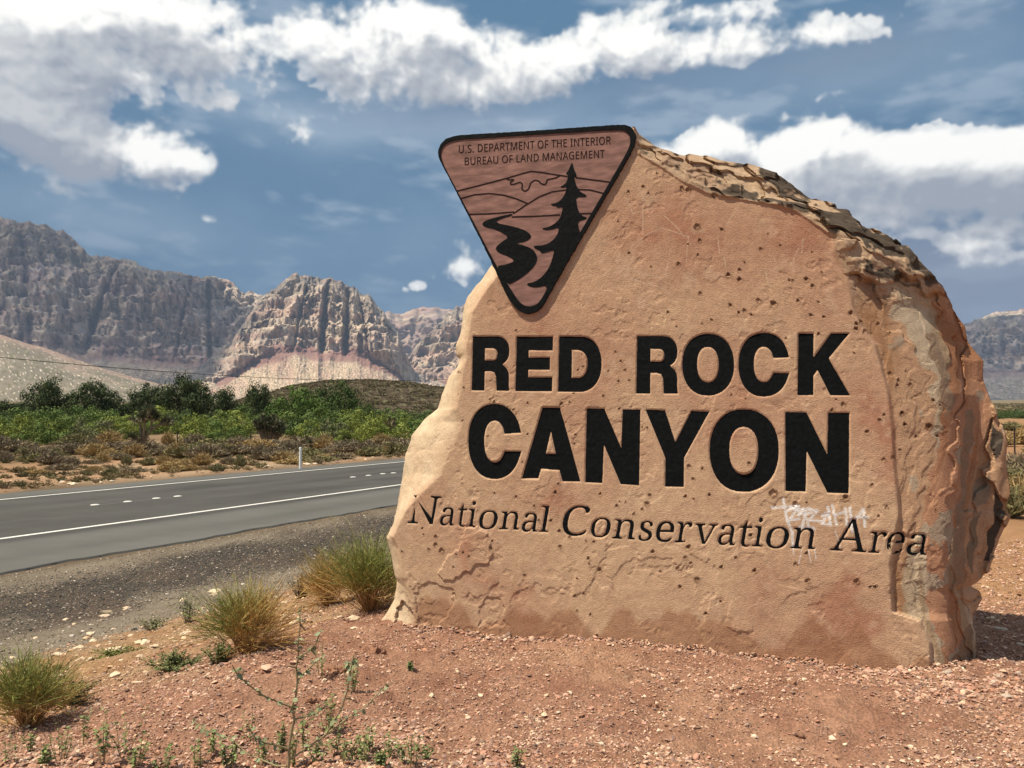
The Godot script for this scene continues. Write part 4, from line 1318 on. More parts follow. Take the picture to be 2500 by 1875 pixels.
func all_letters() -> Array:
	var out: Array = []
	# letter, its four corners in the picture: top left, top right, bottom left, bottom right; zoom
	var z7 := [1100.0, 800.0, 0.2713]
	var z8 := [1500.0, 800.0, 0.3617]
	for s in [["R", [200, 77], [530, 77], [189, 565], [527, 568], z7], ["E", [595, 80], [922, 80], [582, 570], [912, 574], z7], ["D", [978, 77], [1362, 80], [966, 577], [1355, 580], z7],
			["R", [153, 55], [425, 57], [146, 444], [429, 447], z8], ["O", [457, 40], [808, 40], [457, 459], [808, 459], z8], ["C", [838, 33], [1182, 34], [838, 465], [1182, 466], z8], ["K", [1242, 38], [1588, 38], [1236, 455], [1592, 457], z8],
			["C", [157, 685], [637, 688], [157, 1362], [637, 1365], z7], ["A", [640, 715], [1150, 717], [640, 1382], [1167, 1386], z7], ["N", [1224, 725], [1707, 738], [1210, 1392], [1695, 1417], z7],
			["Y", [210, 553], [642, 558], [206, 1073], [636, 1077], z8], ["O", [642, 550], [1110, 551], [642, 1110], [1110, 1111], z8], ["N", [1153, 570], [1587, 575], [1155, 1103], [1583, 1120], z8]]:
		var z: Array = s[5]
		var q: Array = []
		for k in range(1, 5):
			q.append(fp(z[0] + s[k][0] * z[2], z[1] + s[k][1] * z[2]))
		var loops: Array = []
		for lp in capital(s[0]):
			var o := PackedVector2Array()
			for p in lp:
				o.append((q[0] as Vector2).lerp(q[1], p[0]).lerp((q[2] as Vector2).lerp(q[3], p[0]), p[1]))
			loops.append(o)
		out.append({"text": s[0], "loops": loops, "deep": 0.0075})
	var font := SystemFont.new()
	font.font_names = PackedStringArray(["Droid Serif"])
	var za := [950.0, 1180.0, 1.0 / 3.403]
	var zb := [1550.0, 1200.0, 1.0 / 2.765]
	for s in [["N", 150, 435, 333, 345, 235, za], ["a", 420, 537, 350, 352, 152, za], ["t", 575, 648, 360, 362, 152, za], ["i", 640, 722, 365, 367, 155, za], ["o", 745, 902, 380, 382, 155, za], ["n", 910, 1080, 383, 388, 152, za], ["a", 1100, 1232, 402, 405, 158, za], ["l", 1235, 1333, 406, 410, 158, za],
			["C", 1440, 1672, 434, 438, 247, za], ["o", 1675, 1842, 449, 451, 163, za], ["n", 1850, 2042, 458, 468, 165, za], ["s", 2070, 2192, 476, 480, 165, za],
			["e", 142, 266, 338, 341, 138, zb], ["r", 270, 390, 343, 347, 138, zb], ["v", 410, 562, 354, 358, 138, zb], ["a", 560, 674, 361, 364, 140, zb], ["t", 710, 795, 371, 374, 142, zb], ["i", 790, 866, 372, 376, 142, zb], ["o", 885, 1042, 382, 384, 144, zb], ["n", 1050, 1218, 385, 391, 144, zb],
			["A", 1318, 1562, 399, 412, 222, zb], ["r", 1575, 1703, 413, 419, 145, zb], ["e", 1700, 1832, 418, 421, 146, zb], ["a", 1840, 1978, 431, 436, 148, zb]]:
		var cap: bool = s[0] in ["N", "C", "A"]
		var loops := glyph(font, s[0], 0.16)
		var box := Rect2(loops[0][0], Vector2.ZERO)
		for lp in loops:
			for p in lp:
				box = box.expand(p)
		var z: Array = s[6]
		var tall: float = 0.714 if cap else 0.545
		var made: Array = []
		for lp in loops:
			var o := PackedVector2Array()
			for p in lp:
				var u: float = (p.x - box.position.x) / box.size.x
				var px: float = lerpf(s[1], s[2], u)
				var py: float = lerpf(s[3], s[4], u) - p.y / tall * s[5]
				o.append(fp(z[0] + px * z[2], z[1] + py * z[2]))
			made.append(o)
		# split into separate outlines: an i has a dot
		for group in nested(made):
			out.append({"text": s[0], "loops": group, "deep": 0.0045})
	return out

func nested(loops: Array) -> Array:
	var outs: Array = []
	for lp in loops:
		var inside := false
		for other in loops:
			if other != lp and Geometry2D.is_point_in_polygon(lp[0], other):
				inside = true
		if not inside:
			outs.append([lp])
	for lp in loops:
		for g in outs:
			if g[0] != lp and Geometry2D.is_point_in_polygon(lp[0], g[0]):
				g.append(lp)
	return outs

# outlines of one printed character, in ems, y up, leaning by slant
func glyph(font: Font, ch: String, slant := 0.0) -> Array:
	var ts := TextServerManager.get_primary_interface()
	var rid: RID = font.get_rids()[0]
	var gi := ts.font_get_glyph_index(rid, 256, ch.unicode_at(0), 0)
	var d := ts.font_get_glyph_contours(rid, 256, gi)
	var outs: Array = []
	var start := 0
	for e in d.contours:
		var lp := PackedVector2Array()
		var n: int = e - start + 1
		for k in n:
			var a: Vector3 = d.points[start + k]
			var b: Vector3 = d.points[start + (k + 1) % n]
			var prev: Vector3 = d.points[start + (k + n - 1) % n]
			if a.z == 1.0:
				lp.append(Vector2(a.x, a.y))
			else:      # quadratic control point
				var p0 := Vector2(prev.x, prev.y) if prev.z == 1.0 else (Vector2(prev.x, prev.y) + Vector2(a.x, a.y)) * 0.5
				var p2 := Vector2(b.x, b.y) if b.z == 1.0 else (Vector2(b.x, b.y) + Vector2(a.x, a.y)) * 0.5
				for q in [0.33, 0.67]:
					lp.append(p0.lerp(Vector2(a.x, a.y), q).lerp(Vector2(a.x, a.y).lerp(p2, q), q))
				if b.z != 1.0:
					lp.append(p2)
		start = e + 1
		var o := PackedVector2Array()
		for p in lp:
			var y := -p.y / 256.0
			if d.get("orientation", true) and false:
				y = -y
			o.append(Vector2(p.x / 256.0 + y * slant, y))
		var clean := PackedVector2Array()
		for p in o:
			if clean.is_empty() or clean[-1].distance_to(p) > 0.002:
				clean.append(p)
		if clean.size() > 2 and clean[0].distance_to(clean[-1]) < 0.002:
			clean.remove_at(clean.size() - 1)
		outs.append(clean)
	return outs

# ---------------------------------------------------------------- triangular plaque at the shoulder of the slab
const PLAQUE_Z := 0.022
func plaque_poly(list: Array) -> PackedVector2Array:
	return face_poly(list, 1040.0, 270.0, 1.0 / 3.253, PLAQUE_Z)

func rounded(poly: PackedVector2Array, passes := 2) -> PackedVector2Array:
	for k in passes:
		var o := PackedVector2Array()
		for i in poly.size():
			var a := poly[i]
			var b := poly[(i + 1) % poly.size()]
			o.append(a.lerp(b, 0.25))
			o.append(a.lerp(b, 0.75))
		poly = o
	return poly

func flat_poly(loops: Array, z: float, origin: Vector3, uneven := 0.0) -> ArrayMesh:
	var poly := bridged(loops)
	var tris := Geometry2D.triangulate_polygon(poly)
	for k in 40:
		if tris.is_empty():
			poly = bridged(loops, k + 1)
			tris = Geometry2D.triangulate_polygon(poly)
	if tris.is_empty():
		print("no triangles for a flat shape of ", poly.size())
	var P := PackedVector3Array()
	var N := PackedVector3Array()
	for q in poly:
		P.append(face_point(q.x, q.y, z) - origin)
		N.append(fz)
	return arrays_mesh(P, N, PackedColorArray(), facing(P, tris, fz))

# a slab with that outline from z0 to z1, its front edge chipped
func prism(poly: PackedVector2Array, z0: float, z1: float, origin: Vector3, b: Bag, chip := 0.0):
	if Geometry2D.is_polygon_clockwise(poly):
		poly.reverse()
	var tris := Geometry2D.triangulate_polygon(poly)
	for k in range(0, tris.size(), 3):
		var p: Array = []
		for q in 3:
			p.append(poly[tris[k + q]])
		b.tri(face_point(p[0].x, p[0].y, z1) - origin, face_point(p[2].x, p[2].y, z1) - origin, face_point(p[1].x, p[1].y, z1) - origin, Color.WHITE)
		b.tri(face_point(p[0].x, p[0].y, z0) - origin, face_point(p[1].x, p[1].y, z0) - origin, face_point(p[2].x, p[2].y, z0) - origin, Color.WHITE)
	var n := poly.size()
	for k in n:
		var u := poly[k]
		var v := poly[(k + 1) % n]
		b.quad(face_point(u.x, u.y, z0) - origin, face_point(u.x, u.y, z1) - origin, face_point(v.x, v.y, z1) - origin, face_point(v.x, v.y, z0) - origin, Color.WHITE)

func dense(poly: PackedVector2Array, step: float, rag := 0.0) -> PackedVector2Array:
	var o := PackedVector2Array()
	for i in poly.size():
		var a := poly[i]
		var b := poly[(i + 1) % poly.size()]
		var n := maxi(1, int(a.distance_to(b) / step))
		for k in n:
			var p := a.lerp(b, float(k) / n)
			var side := (b - a).orthogonal().normalized()
			o.append(p + side * rag * (nb.get_noise_2d(p.x * 40.0, p.y * 40.0) - 0.2))
	return o

func triangle_sign():
	var base := face_point(0.0, 0.0, 0.0)
	var bottom := plaque_poly([[820, 1612]])[0]
	var org := face_point(bottom.x, bottom.y, 0.05)
	var sign_ := thing("triangle_plaque", "reddish triangular plaque with black border, pine tree and river on the sandstone slab", "plaque", org)
	var outer := rounded(plaque_poly([[92, 320], [128, 243], [200, 205], [320, 190], [700, 170], [1100, 142], [1480, 115], [1600, 110], [1655, 155], [1668, 225], [1640, 310], [1500, 550], [1300, 895], [1100, 1235], [990, 1430], [930, 1545], [880, 1595], [820, 1614], [750, 1600], [690, 1545], [630, 1450], [520, 1200], [330, 820], [160, 490], [105, 390]]), 2)
	var inner := rounded(plaque_poly([[112, 330], [140, 275], [200, 240], [300, 226], [700, 200], [1100, 175], [1480, 153], [1570, 152], [1615, 190], [1625, 250], [1605, 315], [1460, 565], [1270, 890], [1100, 1170], [980, 1380], [915, 1500], [875, 1543], [820, 1558], [765, 1543], [715, 1485], [655, 1390], [545, 1210], [360, 850], [190, 530], [125, 400]]), 2)
	var b := Bag.new()
	prism(dense(outer, 0.012, 0.006), PLAQUE_Z - 0.12, PLAQUE_Z - 0.012, org, b)
	part("plaque_body", b.mesh(), M.plaque_side, sign_)
	# raised rim, a ring round the sunk panel
	var rim := Bag.new()
	var ro := dense(outer, 0.012, 0.004)
	ring(ro, inner, PLAQUE_Z - 0.0119, PLAQUE_Z, org, rim)
	part("border", rim.mesh(), M.letter_paint, sign_)
	part("panel", flat_poly([inner], PLAQUE_Z - 0.006, org), M.plaque, sign_)
	var tree := plaque_poly([[1157, 410], [1142, 445], [1128, 475], [1107, 500], [1128, 510], [1120, 555], [1100, 585], [1062, 602], [1080, 612], [1115, 605], [1108, 650], [1075, 705], [1040, 730], [985, 742], [1005, 755], [1035, 757], [1040, 772], [1085, 762], [1080, 800], [1060, 860], [1010, 905], [965, 925], [918, 932], [935, 945], [985, 948], [1060, 925], [1040, 990], [1000, 1035], [940, 1068], [850, 1072], [862, 1095], [905, 1112], [915, 1135], [970, 1120], [1020, 1105], [1000, 1180], [975, 1250], [920, 1320], [860, 1360], [793, 1372], [820, 1398], [880, 1405], [955, 1388], [952, 1425], [1000, 1350], [1225, 970], [1210, 930], [1205, 880], [1255, 865], [1282, 850], [1240, 835], [1210, 800], [1195, 740], [1190, 685], [1270, 685], [1275, 670], [1225, 645], [1195, 600], [1180, 550], [1175, 525], [1197, 527], [1190, 495], [1172, 460], [1165, 420]])
	part("pine_emblem", flat_poly([rounded(tree, 1)], PLAQUE_Z - 0.004, org), M.letter_paint, sign_)
	var river := plaque_poly([[690, 815], [620, 830], [520, 855], [455, 880], [443, 905], [470, 925], [560, 945], [660, 1003], [600, 1040], [555, 1080], [553, 1105], [580, 1130], [660, 1160], [705, 1193], [640, 1220], [548, 1235], [640, 1390], [740, 1340], [830, 1270], [880, 1200], [880, 1150], [850, 1100], [780, 1070], [710, 1052], [790, 1040], [832, 1010], [832, 985], [790, 950], [700, 920], [540, 888], [600, 855], [680, 835]])
	part("river_emblem", flat_poly([rounded(river, 1)], PLAQUE_Z - 0.004, org), M.letter_paint, sign_)
	var lines := [["ridge_line", [[245, 637], [440, 588], [640, 535], [740, 505], [830, 480], [910, 488], [1000, 503], [1122, 521]]], ["ridge_line", [[1188, 530], [1320, 548], [1465, 566]]],
		["snow_line", [[632, 537], [660, 548], [697, 546], [668, 570], [672, 585], [700, 582], [745, 566], [763, 580], [760, 622], [785, 640], [812, 622], [830, 572], [862, 550], [892, 556], [912, 577], [937, 587], [955, 575], [958, 548], [1030, 532], [1062, 515]]],
		["hill_line", [[275, 697], [380, 667], [500, 656], [620, 670], [720, 700], [808, 737]]], ["hill_line", [[690, 818], [800, 742], [900, 682], [1000, 643], [1112, 628]]], ["hill_line", [[1205, 625], [1300, 628], [1412, 656]]],
		["plain_line", [[340, 822], [500, 818], [700, 803]]], ["plain_line", [[680, 843], [900, 836], [1062, 826]]], ["plain_line", [[1215, 818], [1322, 814]]]]
	for l in lines:
		var pts := plaque_poly(l[1])
		var lb := Bag.new()
		for k in pts.size() - 1:
			var side := (pts[k + 1] - pts[k]).orthogonal().normalized() * 0.0048
			var q: Array = []
			for v in [pts[k] + side, pts[k + 1] + side, pts[k + 1] - side, pts[k] - side]:
				q.append(face_point(v.x, v.y, PLAQUE_Z - 0.0045 + 0.0001 * (k % 2)) - org)
			lb.quad(q[0], q[1], q[2], q[3], Color.WHITE)
		part(l[0], lb.mesh(), M.engraved, sign_)
	var font := SystemFont.new()
	font.font_names = PackedStringArray(["Droid Sans"])
	words(sign_, org, font, "U.S. DEPARTMENT OF THE INTERIOR", [252, 337], [1468, 264], 62.0)
	words(sign_, org, font, "BUREAU OF LAND MANAGEMENT", [298, 432], [1418, 370], 60.0)

func ring(outer: PackedVector2Array, inner: PackedVector2Array, z0: float, z1: float, org: Vector3, b: Bag):
	var poly := bridged([outer, inner])
	var tris := Geometry2D.triangulate_polygon(poly)
	for k in 60:
		if tris.is_empty():
			poly = bridged([outer, inner], k + 1)
			tris = Geometry2D.triangulate_polygon(poly)
	if tris.is_empty():
		print("ring failed")
	for k in range(0, tris.size(), 3):
		var p: Array = []
		for q in 3:
			p.append(face_point(poly[tris[k + q]].x, poly[tris[k + q]].y, z1) - org)
		if (p[2] - p[0]).cross(p[1] - p[0]).dot(fz) > 0.0:
			b.tri(p[0], p[1], p[2], Color.WHITE)
		else:
			b.tri(p[0], p[2], p[1], Color.WHITE)
	for lp in [outer, inner]:
		for k in lp.size():
			var u: Vector2 = lp[k]
			var v: Vector2 = lp[(k + 1) % lp.size()]
			b.quad(face_point(u.x, u.y, z0) - org, face_point(u.x, u.y, z1) - org, face_point(v.x, v.y, z1) - org, face_point(v.x, v.y, z0) - org, Color.WHITE)

# a line of thin capitals between two picture points of the plaque; each letter is a part
func words(parent, org: Vector3, font: Font, text: String, a: Array, b: Array, cap: float):
	var ts := TextServerManager.get_primary_interface()
	var rid: RID = font.get_rids()[0]
	var total := 0.0
	var adv: Array = []
	for ch in text:
		var w := ts.font_get_glyph_advance(rid, 256, ts.font_get_glyph_index(rid, 256, ch.unicode_at(0), 0)).x / 256.0
		adv.append(w)
		total += w
	var x := 0.0
	for k in text.length():
		if text[k] != " ":
			var made: Array = []
			for lp in glyph(font, text[k]):
				var o: Array = []
				for p in lp:
					var u: float = (x + p.x) / total
					o.append([lerpf(a[0], b[0], u), lerpf(a[1], b[1], u) - p.y / 0.714 * cap])
				made.append(plaque_poly(o))
			for g in nested(made):
				part("letter", flat_poly(g, PLAQUE_Z - 0.0045, org), M.engraved, parent)
		x += adv[k]

# ---------------------------------------------------------------- gravel and stones
func multi(called, label, category, meshes: Array, mat, places: Array, colors: Array):
	# one MultiMesh per shape, together one stuff
	var root := Node3D.new()
	root.name = called
	root.set_meta("kind", "stuff")
	root.set_meta("label", label)
	root.set_meta("category", category)
	add_child(root)
	for v in meshes.size():
		var mm := MultiMesh.new()
		mm.transform_format = MultiMesh.TRANSFORM_3D
		mm.use_colors = true
		mm.mesh = meshes[v]
		var mine: Array = []
		for k in range(v, places.size(), meshes.size()):
			mine.append(k)
		mm.instance_count = mine.size()
		for n in mine.size():
			mm.set_instance_transform(n, places[mine[n]])
			mm.set_instance_color(n, colors[mine[n]])
		var o := MultiMeshInstance3D.new()
		o.multimesh = mm
		o.material_override = mat
		o.name = "piece"
		o.set_meta("kind", "stuff")
		root.add_child(o, true)

func random_basis(r: float, flat_to_ground := 0.5) -> Basis:
	var b := Basis(Vector3.UP, rng.randf() * TAU)
	b = Basis(Vector3(rng.randf_range(-1, 1), 0, rng.randf_range(-1, 1)).normalized(), rng.randf_range(-1.0, 1.0) * (1.0 - flat_to_ground)) * b
	return b.scaled(Vector3.ONE) * Basis.from_scale(Vector3(r * rng.randf_range(0.75, 1.35), r * rng.randf_range(0.6, 1.0), r))

func vary(c: Vector3, a: float) -> Color:
	var s := 1.0 + rng.randf_range(-a, a)
	return Color(c.x * s * (1.0 + rng.randf_range(-a, a) * 0.2), c.y * s, c.z * s * (1.0 + rng.randf_range(-a, a) * 0.3))

func pebble_color(x: float, z: float) -> Color:
	var q := rng.randf() + 0.25 * nb.get_noise_2d(x * 1.3 + 8.0, z * 1.3)
	if q < 0.34:
		return vary(Vector3(0.40, 0.22, 0.15), 0.3)
	if q < 0.62:
		return vary(Vector3(0.46, 0.295, 0.22), 0.28)
	if q < 0.84:
		return vary(Vector3(0.28, 0.18, 0.14), 0.3)
	if q < 0.985:
		return vary(Vector3(0.56, 0.39, 0.28), 0.2)
	return vary(Vector3(0.66, 0.52, 0.38), 0.15)

func gravel_and_stones():
	var shapes: Array = []
	for k in 5:
		shapes.append(stone_mesh(k + 2, 7, 4, 0.62, 0.35, 1.0))
	var places: Array = []
	var colors: Array = []
	# red gravel on the mound: thick in patches, thin where the earth shows
	var tries := 0
	while places.size() < 125000 and tries < 400000:
		tries += 1
		var depth := 2.7 + 6.6 * pow(rng.randf(), 1.5)
		var x := rng.randf_range(-0.72, 0.72) * depth
		var z := -depth
		var d := road_d(x, z)
		if d > 4.9:
			continue
		var f := fp_of(x, z)
		if f.y < -0.02 and f.y > -0.5 and f.x > -1.75 and f.x < 1.6:
			continue      # under the slab
		var cover := 0.62 + 1.2 * nb.get_noise_2d(x * 1.1 + 70.0, z * 1.1) + 0.5 * nb.get_noise_2d(x * 4.0, z * 4.0) + 0.25 * smoothstep(1.5, 3.5, x) + 0.2 * smoothstep(-0.4, -1.5, x)
		if rng.randf() > cover:
			continue
		var r := 0.0050 * exp(rng.randfn(0.0, 0.45)) * (1.0 + 0.25 * smoothstep(-0.5, -2.0, x) * 0.3 + 0.35 * smoothstep(1.8, 3.0, x))
		r *= 0.8 + 0.9 * clampf(nb.get_noise_2d(x * 0.8 + 15.0, z * 0.8) + 0.6 * nb.get_noise_2d(x * 2.5, z * 2.5 + 8.0), 0.0, 0.8)
		if rng.randf() < 0.02:
			r *= rng.randf_range(1.6, 2.8)
		r = minf(r, 0.018)
		var y := soil(x, z)
		places.append(Transform3D(random_basis(r, 0.3), Vector3(x, y + r * 0.2, z)))
		colors.append(pebble_color(x, z))
	# chips heaped along the foot of the slab
	for k in 2600:
		var X := rng.randf_range(-1.75, 1.75)
		var out := absf(rng.randfn(0.0, 0.05)) + 0.0
		var p := FACE_AT + fx * X + Vector3(fz.x, 0, fz.z).normalized() * (out + plain_z(X, 0.03))
		var r := 0.0065 * exp(rng.randfn(0.0, 0.45))
		places.append(Transform3D(random_basis(r, 0.2), Vector3(p.x, soil(p.x, p.z) + maxf(0.0, 0.022 - out * 0.3) * rng.randf(), p.z)))
		colors.append(pebble_color(p.x, p.z))
	multi("red_gravel", "red and pink gravel strewn over the mound before the slab", "gravel", shapes, M.stone, places, colors)
	places = []
	colors = []
	# grey and black road gravel on the shoulder
	while places.size() < 42000:
		var d := rng.randf_range(6.6, 12.75)
		var t := rng.randf_range(-7.0, 16.0)
		var p := ROAD_LEFT * d + ROAD_DIR * t
		if p.z > -5.0 or absf(p.x / p.z) > 0.75:
			continue
		var band := smoothstep(8.5, 9.6, d) * (1.0 - smoothstep(10.8, 12.2, d))
		if rng.randf() > 0.3 + 0.7 * band:
			continue
		var r := 0.0085 * exp(rng.randfn(0.0, 0.4))
		places.append(Transform3D(random_basis(r, 0.5), Vector3(p.x, land(p.x, p.z) + r * 0.25, p.z)))
		var q := rng.randf()
		if q < 0.035 + 0.10 * (1.0 - band):
			colors.append(vary(Vector3(0.55, 0.48, 0.40), 0.2))
		elif q < 0.3 + 0.7 * (1.0 - band):
			colors.append(vary(Vector3(0.22, 0.175, 0.135), 0.35))
		else:
			colors.append(vary(Vector3(0.085, 0.08, 0.073), 0.45))
	multi("shoulder_gravel", "grey and black gravel along the near road shoulder", "gravel", shapes, M.stone, places, colors)
	places = []
	colors = []
	# crumbs of pale stone on the sandy slope and along the far verge
	while places.size() < 14000:
		var far := rng.randf() < 0.3
		var d := rng.randf_range(25.0, 31.0) if far else rng.randf_range(4.3, 7.6)
		var t := rng.randf_range(-10.0, 45.0) if far else rng.randf_range(-5.0, 9.0)
		var p := ROAD_LEFT * d + ROAD_DIR * t
		if p.z > -3.5:
			continue
		var r := (0.022 if far else 0.0075) * exp(rng.randfn(0.0, 0.5))
		places.append(Transform3D(random_basis(r, 0.5), Vector3(p.x, soil(p.x, p.z) + r * 0.2, p.z)))
		colors.append(vary(Vector3(0.58, 0.42, 0.28) if rng.randf() < 0.4 else Vector3(0.40, 0.25, 0.15), 0.25))
	multi("slope_rubble", "small pale stones on the sandy ground beside the road", "gravel", shapes, M.stone, places, colors)
	# stones that can be told apart
	var pale := Color(0.62, 0.48, 0.34)
	var list: Array = []
	for s in [[870, 985, 110, 0.45], [720, 905, 75, 0.35], [590, 960, 90, 0.3], [615, 1050, 70, 0.6], [690, 1050, 50, 0.5], [585, 1157, 65, 0.4], [885, 1170, 80, 0.3], [810, 708, 65, 0.3], [505, 738, 40, 0.4], [1410, 590, 70, 0.3], [980, 655, 60, 0.4], [1120, 920, 85, 0.4], [1070, 925, 60, 0.5], [1080, 1015, 55, 0.45], [1085, 975, 50, 0.45], [1405, 855, 50, 0.5], [1440, 845, 50, 0.5], [180, 1155, 70, 0.4], [470, 1178, 85, 0.35], [100, 1035, 45, 0.4], [450, 1020, 70, 0.4], [1660, 520, 90, 0.25], [1645, 548, 45, 0.3], [20, 1120, 60, 0.6], [700, 845, 60, 0.35], [875, 805, 35, 0.4], [570, 775, 35, 0.4], [1180, 965, 60, 0.3], [270, 880, 40, 0.3], [1010, 860, 45, 0.35], [1060, 1245, 60, 0.35]]:
		list.append([s[0] * 0.3165, 1280 + s[1] * 0.3165, s[2] * 0.3165, s[3], pale, "pale", "stone on the slope beside the road"])
	list.append([430 * 0.3165, 1280 + 1125 * 0.3165, 70 * 0.3165, 0.75, Color(0.36, 0.22, 0.12), "round brown", "cobble on the slope beside the road"])
	list.append([820 * 0.3165, 1280 + 682 * 0.3165, 78 * 0.3165, 0.35, Color(0.30, 0.24, 0.17), "flat brown", "slab on the grey gravel shoulder"])
	for s in [[1283, 690, 48, 0.5], [1700, 810, 100, 0.5], [1720, 857, 62, 0.35], [1583, 777, 44, 0.5], [1080, 765, 72, 0.35], [1165, 832, 80, 0.3], [1410, 705, 40, 0.4], [1090, 640, 80, 0.3], [870, 1080, 90, 0.35], [700, 1110, 60, 0.4], [500, 1190, 60, 0.4]]:
		list.append([400 + s[0] * 0.2712, 1300 + s[1] * 0.2712, s[2] * 0.2712, s[3], pale, "pale", "stone on red earth left of the sandstone slab"])
	list.append([400 + 930 * 0.2712, 1300 + 1235 * 0.2712, 150 * 0.2712, 0.22, Color(0.55, 0.37, 0.27), "long flat", "stone lying on the red gravel left of the slab"])
	for s in [[2015, 200, 82, 0.7], [1260, 437, 34, 0.8], [2150, 912, 58, 0.7], [1440, 905, 48, 0.7], [1890, 350, 45, 0.6], [590, 840, 45, 0.6], [1130, 670, 48, 0.8], [890, 660, 60, 0.7], [1860, 905, 70, 0.7], [1010, 915, 75, 0.5], [60, 960, 50, 0.6], [650, 770, 40, 0.7]]:
		var dark: bool = s[0] in [1130, 890, 1860, 1010, 650]
		list.append([1450 + s[0] * 0.2712, 1560 + s[1] * 0.2712, s[2] * 0.2712, s[3], Color(0.22, 0.12, 0.08) if dark else Color(0.66, 0.52, 0.39), "dusty red" if dark else "whitish", "pebble on the gravel before the slab"])
	for s in [[970, 1335, 110, 0.3], [690, 1395, 80, 0.5], [1060, 1490, 75, 0.6], [1000, 760, 120, 0.3], [980, 1250, 50, 0.7], [1210, 940, 60, 0.5], [470, 1235, 85, 0.6], [1180, 1200, 60, 0.6]]:
		list.append([2200 + s[0] * 0.2412, 1350 + s[1] * 0.2412, s[2] * 0.2412, s[3], Color(0.45, 0.36, 0.285), "pinkish", "stone on the gravel at the right end of the slab"])
	for s in [[335, 660, 24, 0.5], [520, 655, 20, 0.5], [545, 662, 24, 0.5], [570, 648, 20, 0.5], [605, 655, 22, 0.5], [400, 668, 60, 0.2], [165, 468, 26, 0.5], [260, 500, 16, 0.9], [1270, 575, 24, 0.5], [1650, 563, 34, 0.4], [1700, 560, 22, 0.4], [1440, 575, 26, 0.4], [1560, 470, 40, 0.4], [1265, 262, 22, 0.9]]:
		list.append([s[0] / 2.212, 880 + s[1] / 2.212, s[2] / 2.212, s[3], Color(0.68, 0.56, 0.42), "pale", "boulder on the sand beyond the road"])
	var counts := {}
	list.sort_custom(func(a, b): return a[0] < b[0])
	var stones: Array = []
	for k in 8:
		stones.append(stone_mesh(k + 20, 11, 7, 1.0, 0.4, 1.0))
	for s in list:
		var kind: String = s[5] + " " + s[6]
		counts[kind] = counts.get(kind, 0) + 1
	var seen := {}
	for s in list:
		var kind: String = s[5] + " " + s[6]
		seen[kind] = seen.get(kind, 0) + 1
		var p := on_ground(s[0], s[1])
		var r: float = s[2] / F * -p.z * 0.66
		var label: String = kind
		if counts[kind] > 1:
			label = "%s %s, %s from the left" % [s[5], s[6], ordinal(seen[kind])]
		var o := part("stone", tint_mesh(stones[seen[kind] % 8], s[4]), M.stone, self, Vector3(p.x, soil(p.x, p.z) + r * s[3] * 0.35, p.z))
		o.rotation.y = rng.randf() * TAU
		o.scale = Vector3(r, r * s[3], r * rng.randf_range(0.7, 1.0))
		tag(o, label, "stone", s[6] if counts[kind] > 1 else "")
	# clods of red earth that stick out of the mound
	var cl := 0
	var words_ := ["dark clod of red earth half buried before the middle of the slab", "dark clod of red earth near the lower right gravel", "lump of red earth left of the slab foot", "small lump of red earth below the slab foot", "broken red earth bank at the left foot of the slab"]
	for s in [[1597, 1722, 40], [1925, 1672, 52], [815, 1640, 80], [760, 1712, 40], [905, 1592, 70]]:
		var p := on_ground(s[0], s[1])
		var r: float = s[2] / F * -p.z * 0.5
		var m := clod_mesh(cl + 3)
		var o := part("earth_clod", m, M.soil, self, Vector3(p.x, soil(p.x, p.z) - r * 0.3, p.z))
		o.scale = Vector3(r, r * 0.75, r * 0.9)
		o.rotation.y = cl * 1.7
		tag(o, words_[cl], "clod")
		cl += 1

func fp_of(x: float, z: float) -> Vector2:      # along the slab and out of its face, on the ground
	var p := Vector3(x, 0, z) - FACE_AT
	return Vector2(p.dot(fx), p.dot(Vector3(fz.x, 0, fz.z).normalized()))

var tints := {}
func tint_mesh(m: ArrayMesh, c: Color) -> ArrayMesh:
	var key := str(m.get_instance_id()) + str(c)
	if tints.has(key):
		return tints[key]
	var a := m.surface_get_arrays(0)
	var C: PackedColorArray = a[Mesh.ARRAY_COLOR]
	for k in C.size():
		C[k] = Color(C[k].r * c.r, C[k].g * c.g, C[k].b * c.b)
	a[Mesh.ARRAY_COLOR] = C
	var o := ArrayMesh.new()
	o.add_surface_from_arrays(Mesh.PRIMITIVE_TRIANGLES, a)
	tints[key] = o
	return o

func clod_mesh(seed_: int) -> ArrayMesh:
	var P := PackedVector3Array()
	var C := PackedColorArray()
	for j in 41:
		var th := PI * j / 40.0
		for i in 60:
			var ph := TAU * i / 60.0
			var n := Vector3(sin(th) * cos(ph), -cos(th), sin(th) * sin(ph))
			var q := n * 1.4 + Vector3(seed_ * 5.0, 0, 0)
			var r := 1.0 + 0.35 * na.get_noise_3d(q.x, q.y, q.z) + 0.22 * nb.get_noise_3d(q.x * 3.0, q.y * 3.0, q.z * 3.0) + 0.10 * nc.get_noise_3d(q.x * 3.5, q.y * 3.5, q.z * 3.5)
			P.append(n * r)
			var s := 1.0 + 0.3 * nb.get_noise_3d(q.x * 5.0, q.y * 5.0, q.z * 5.0)
			C.append(Color(0.42 * s, 0.225 * s, 0.145 * s))
	return grid_mesh(P, 60, 41, C, true, true)

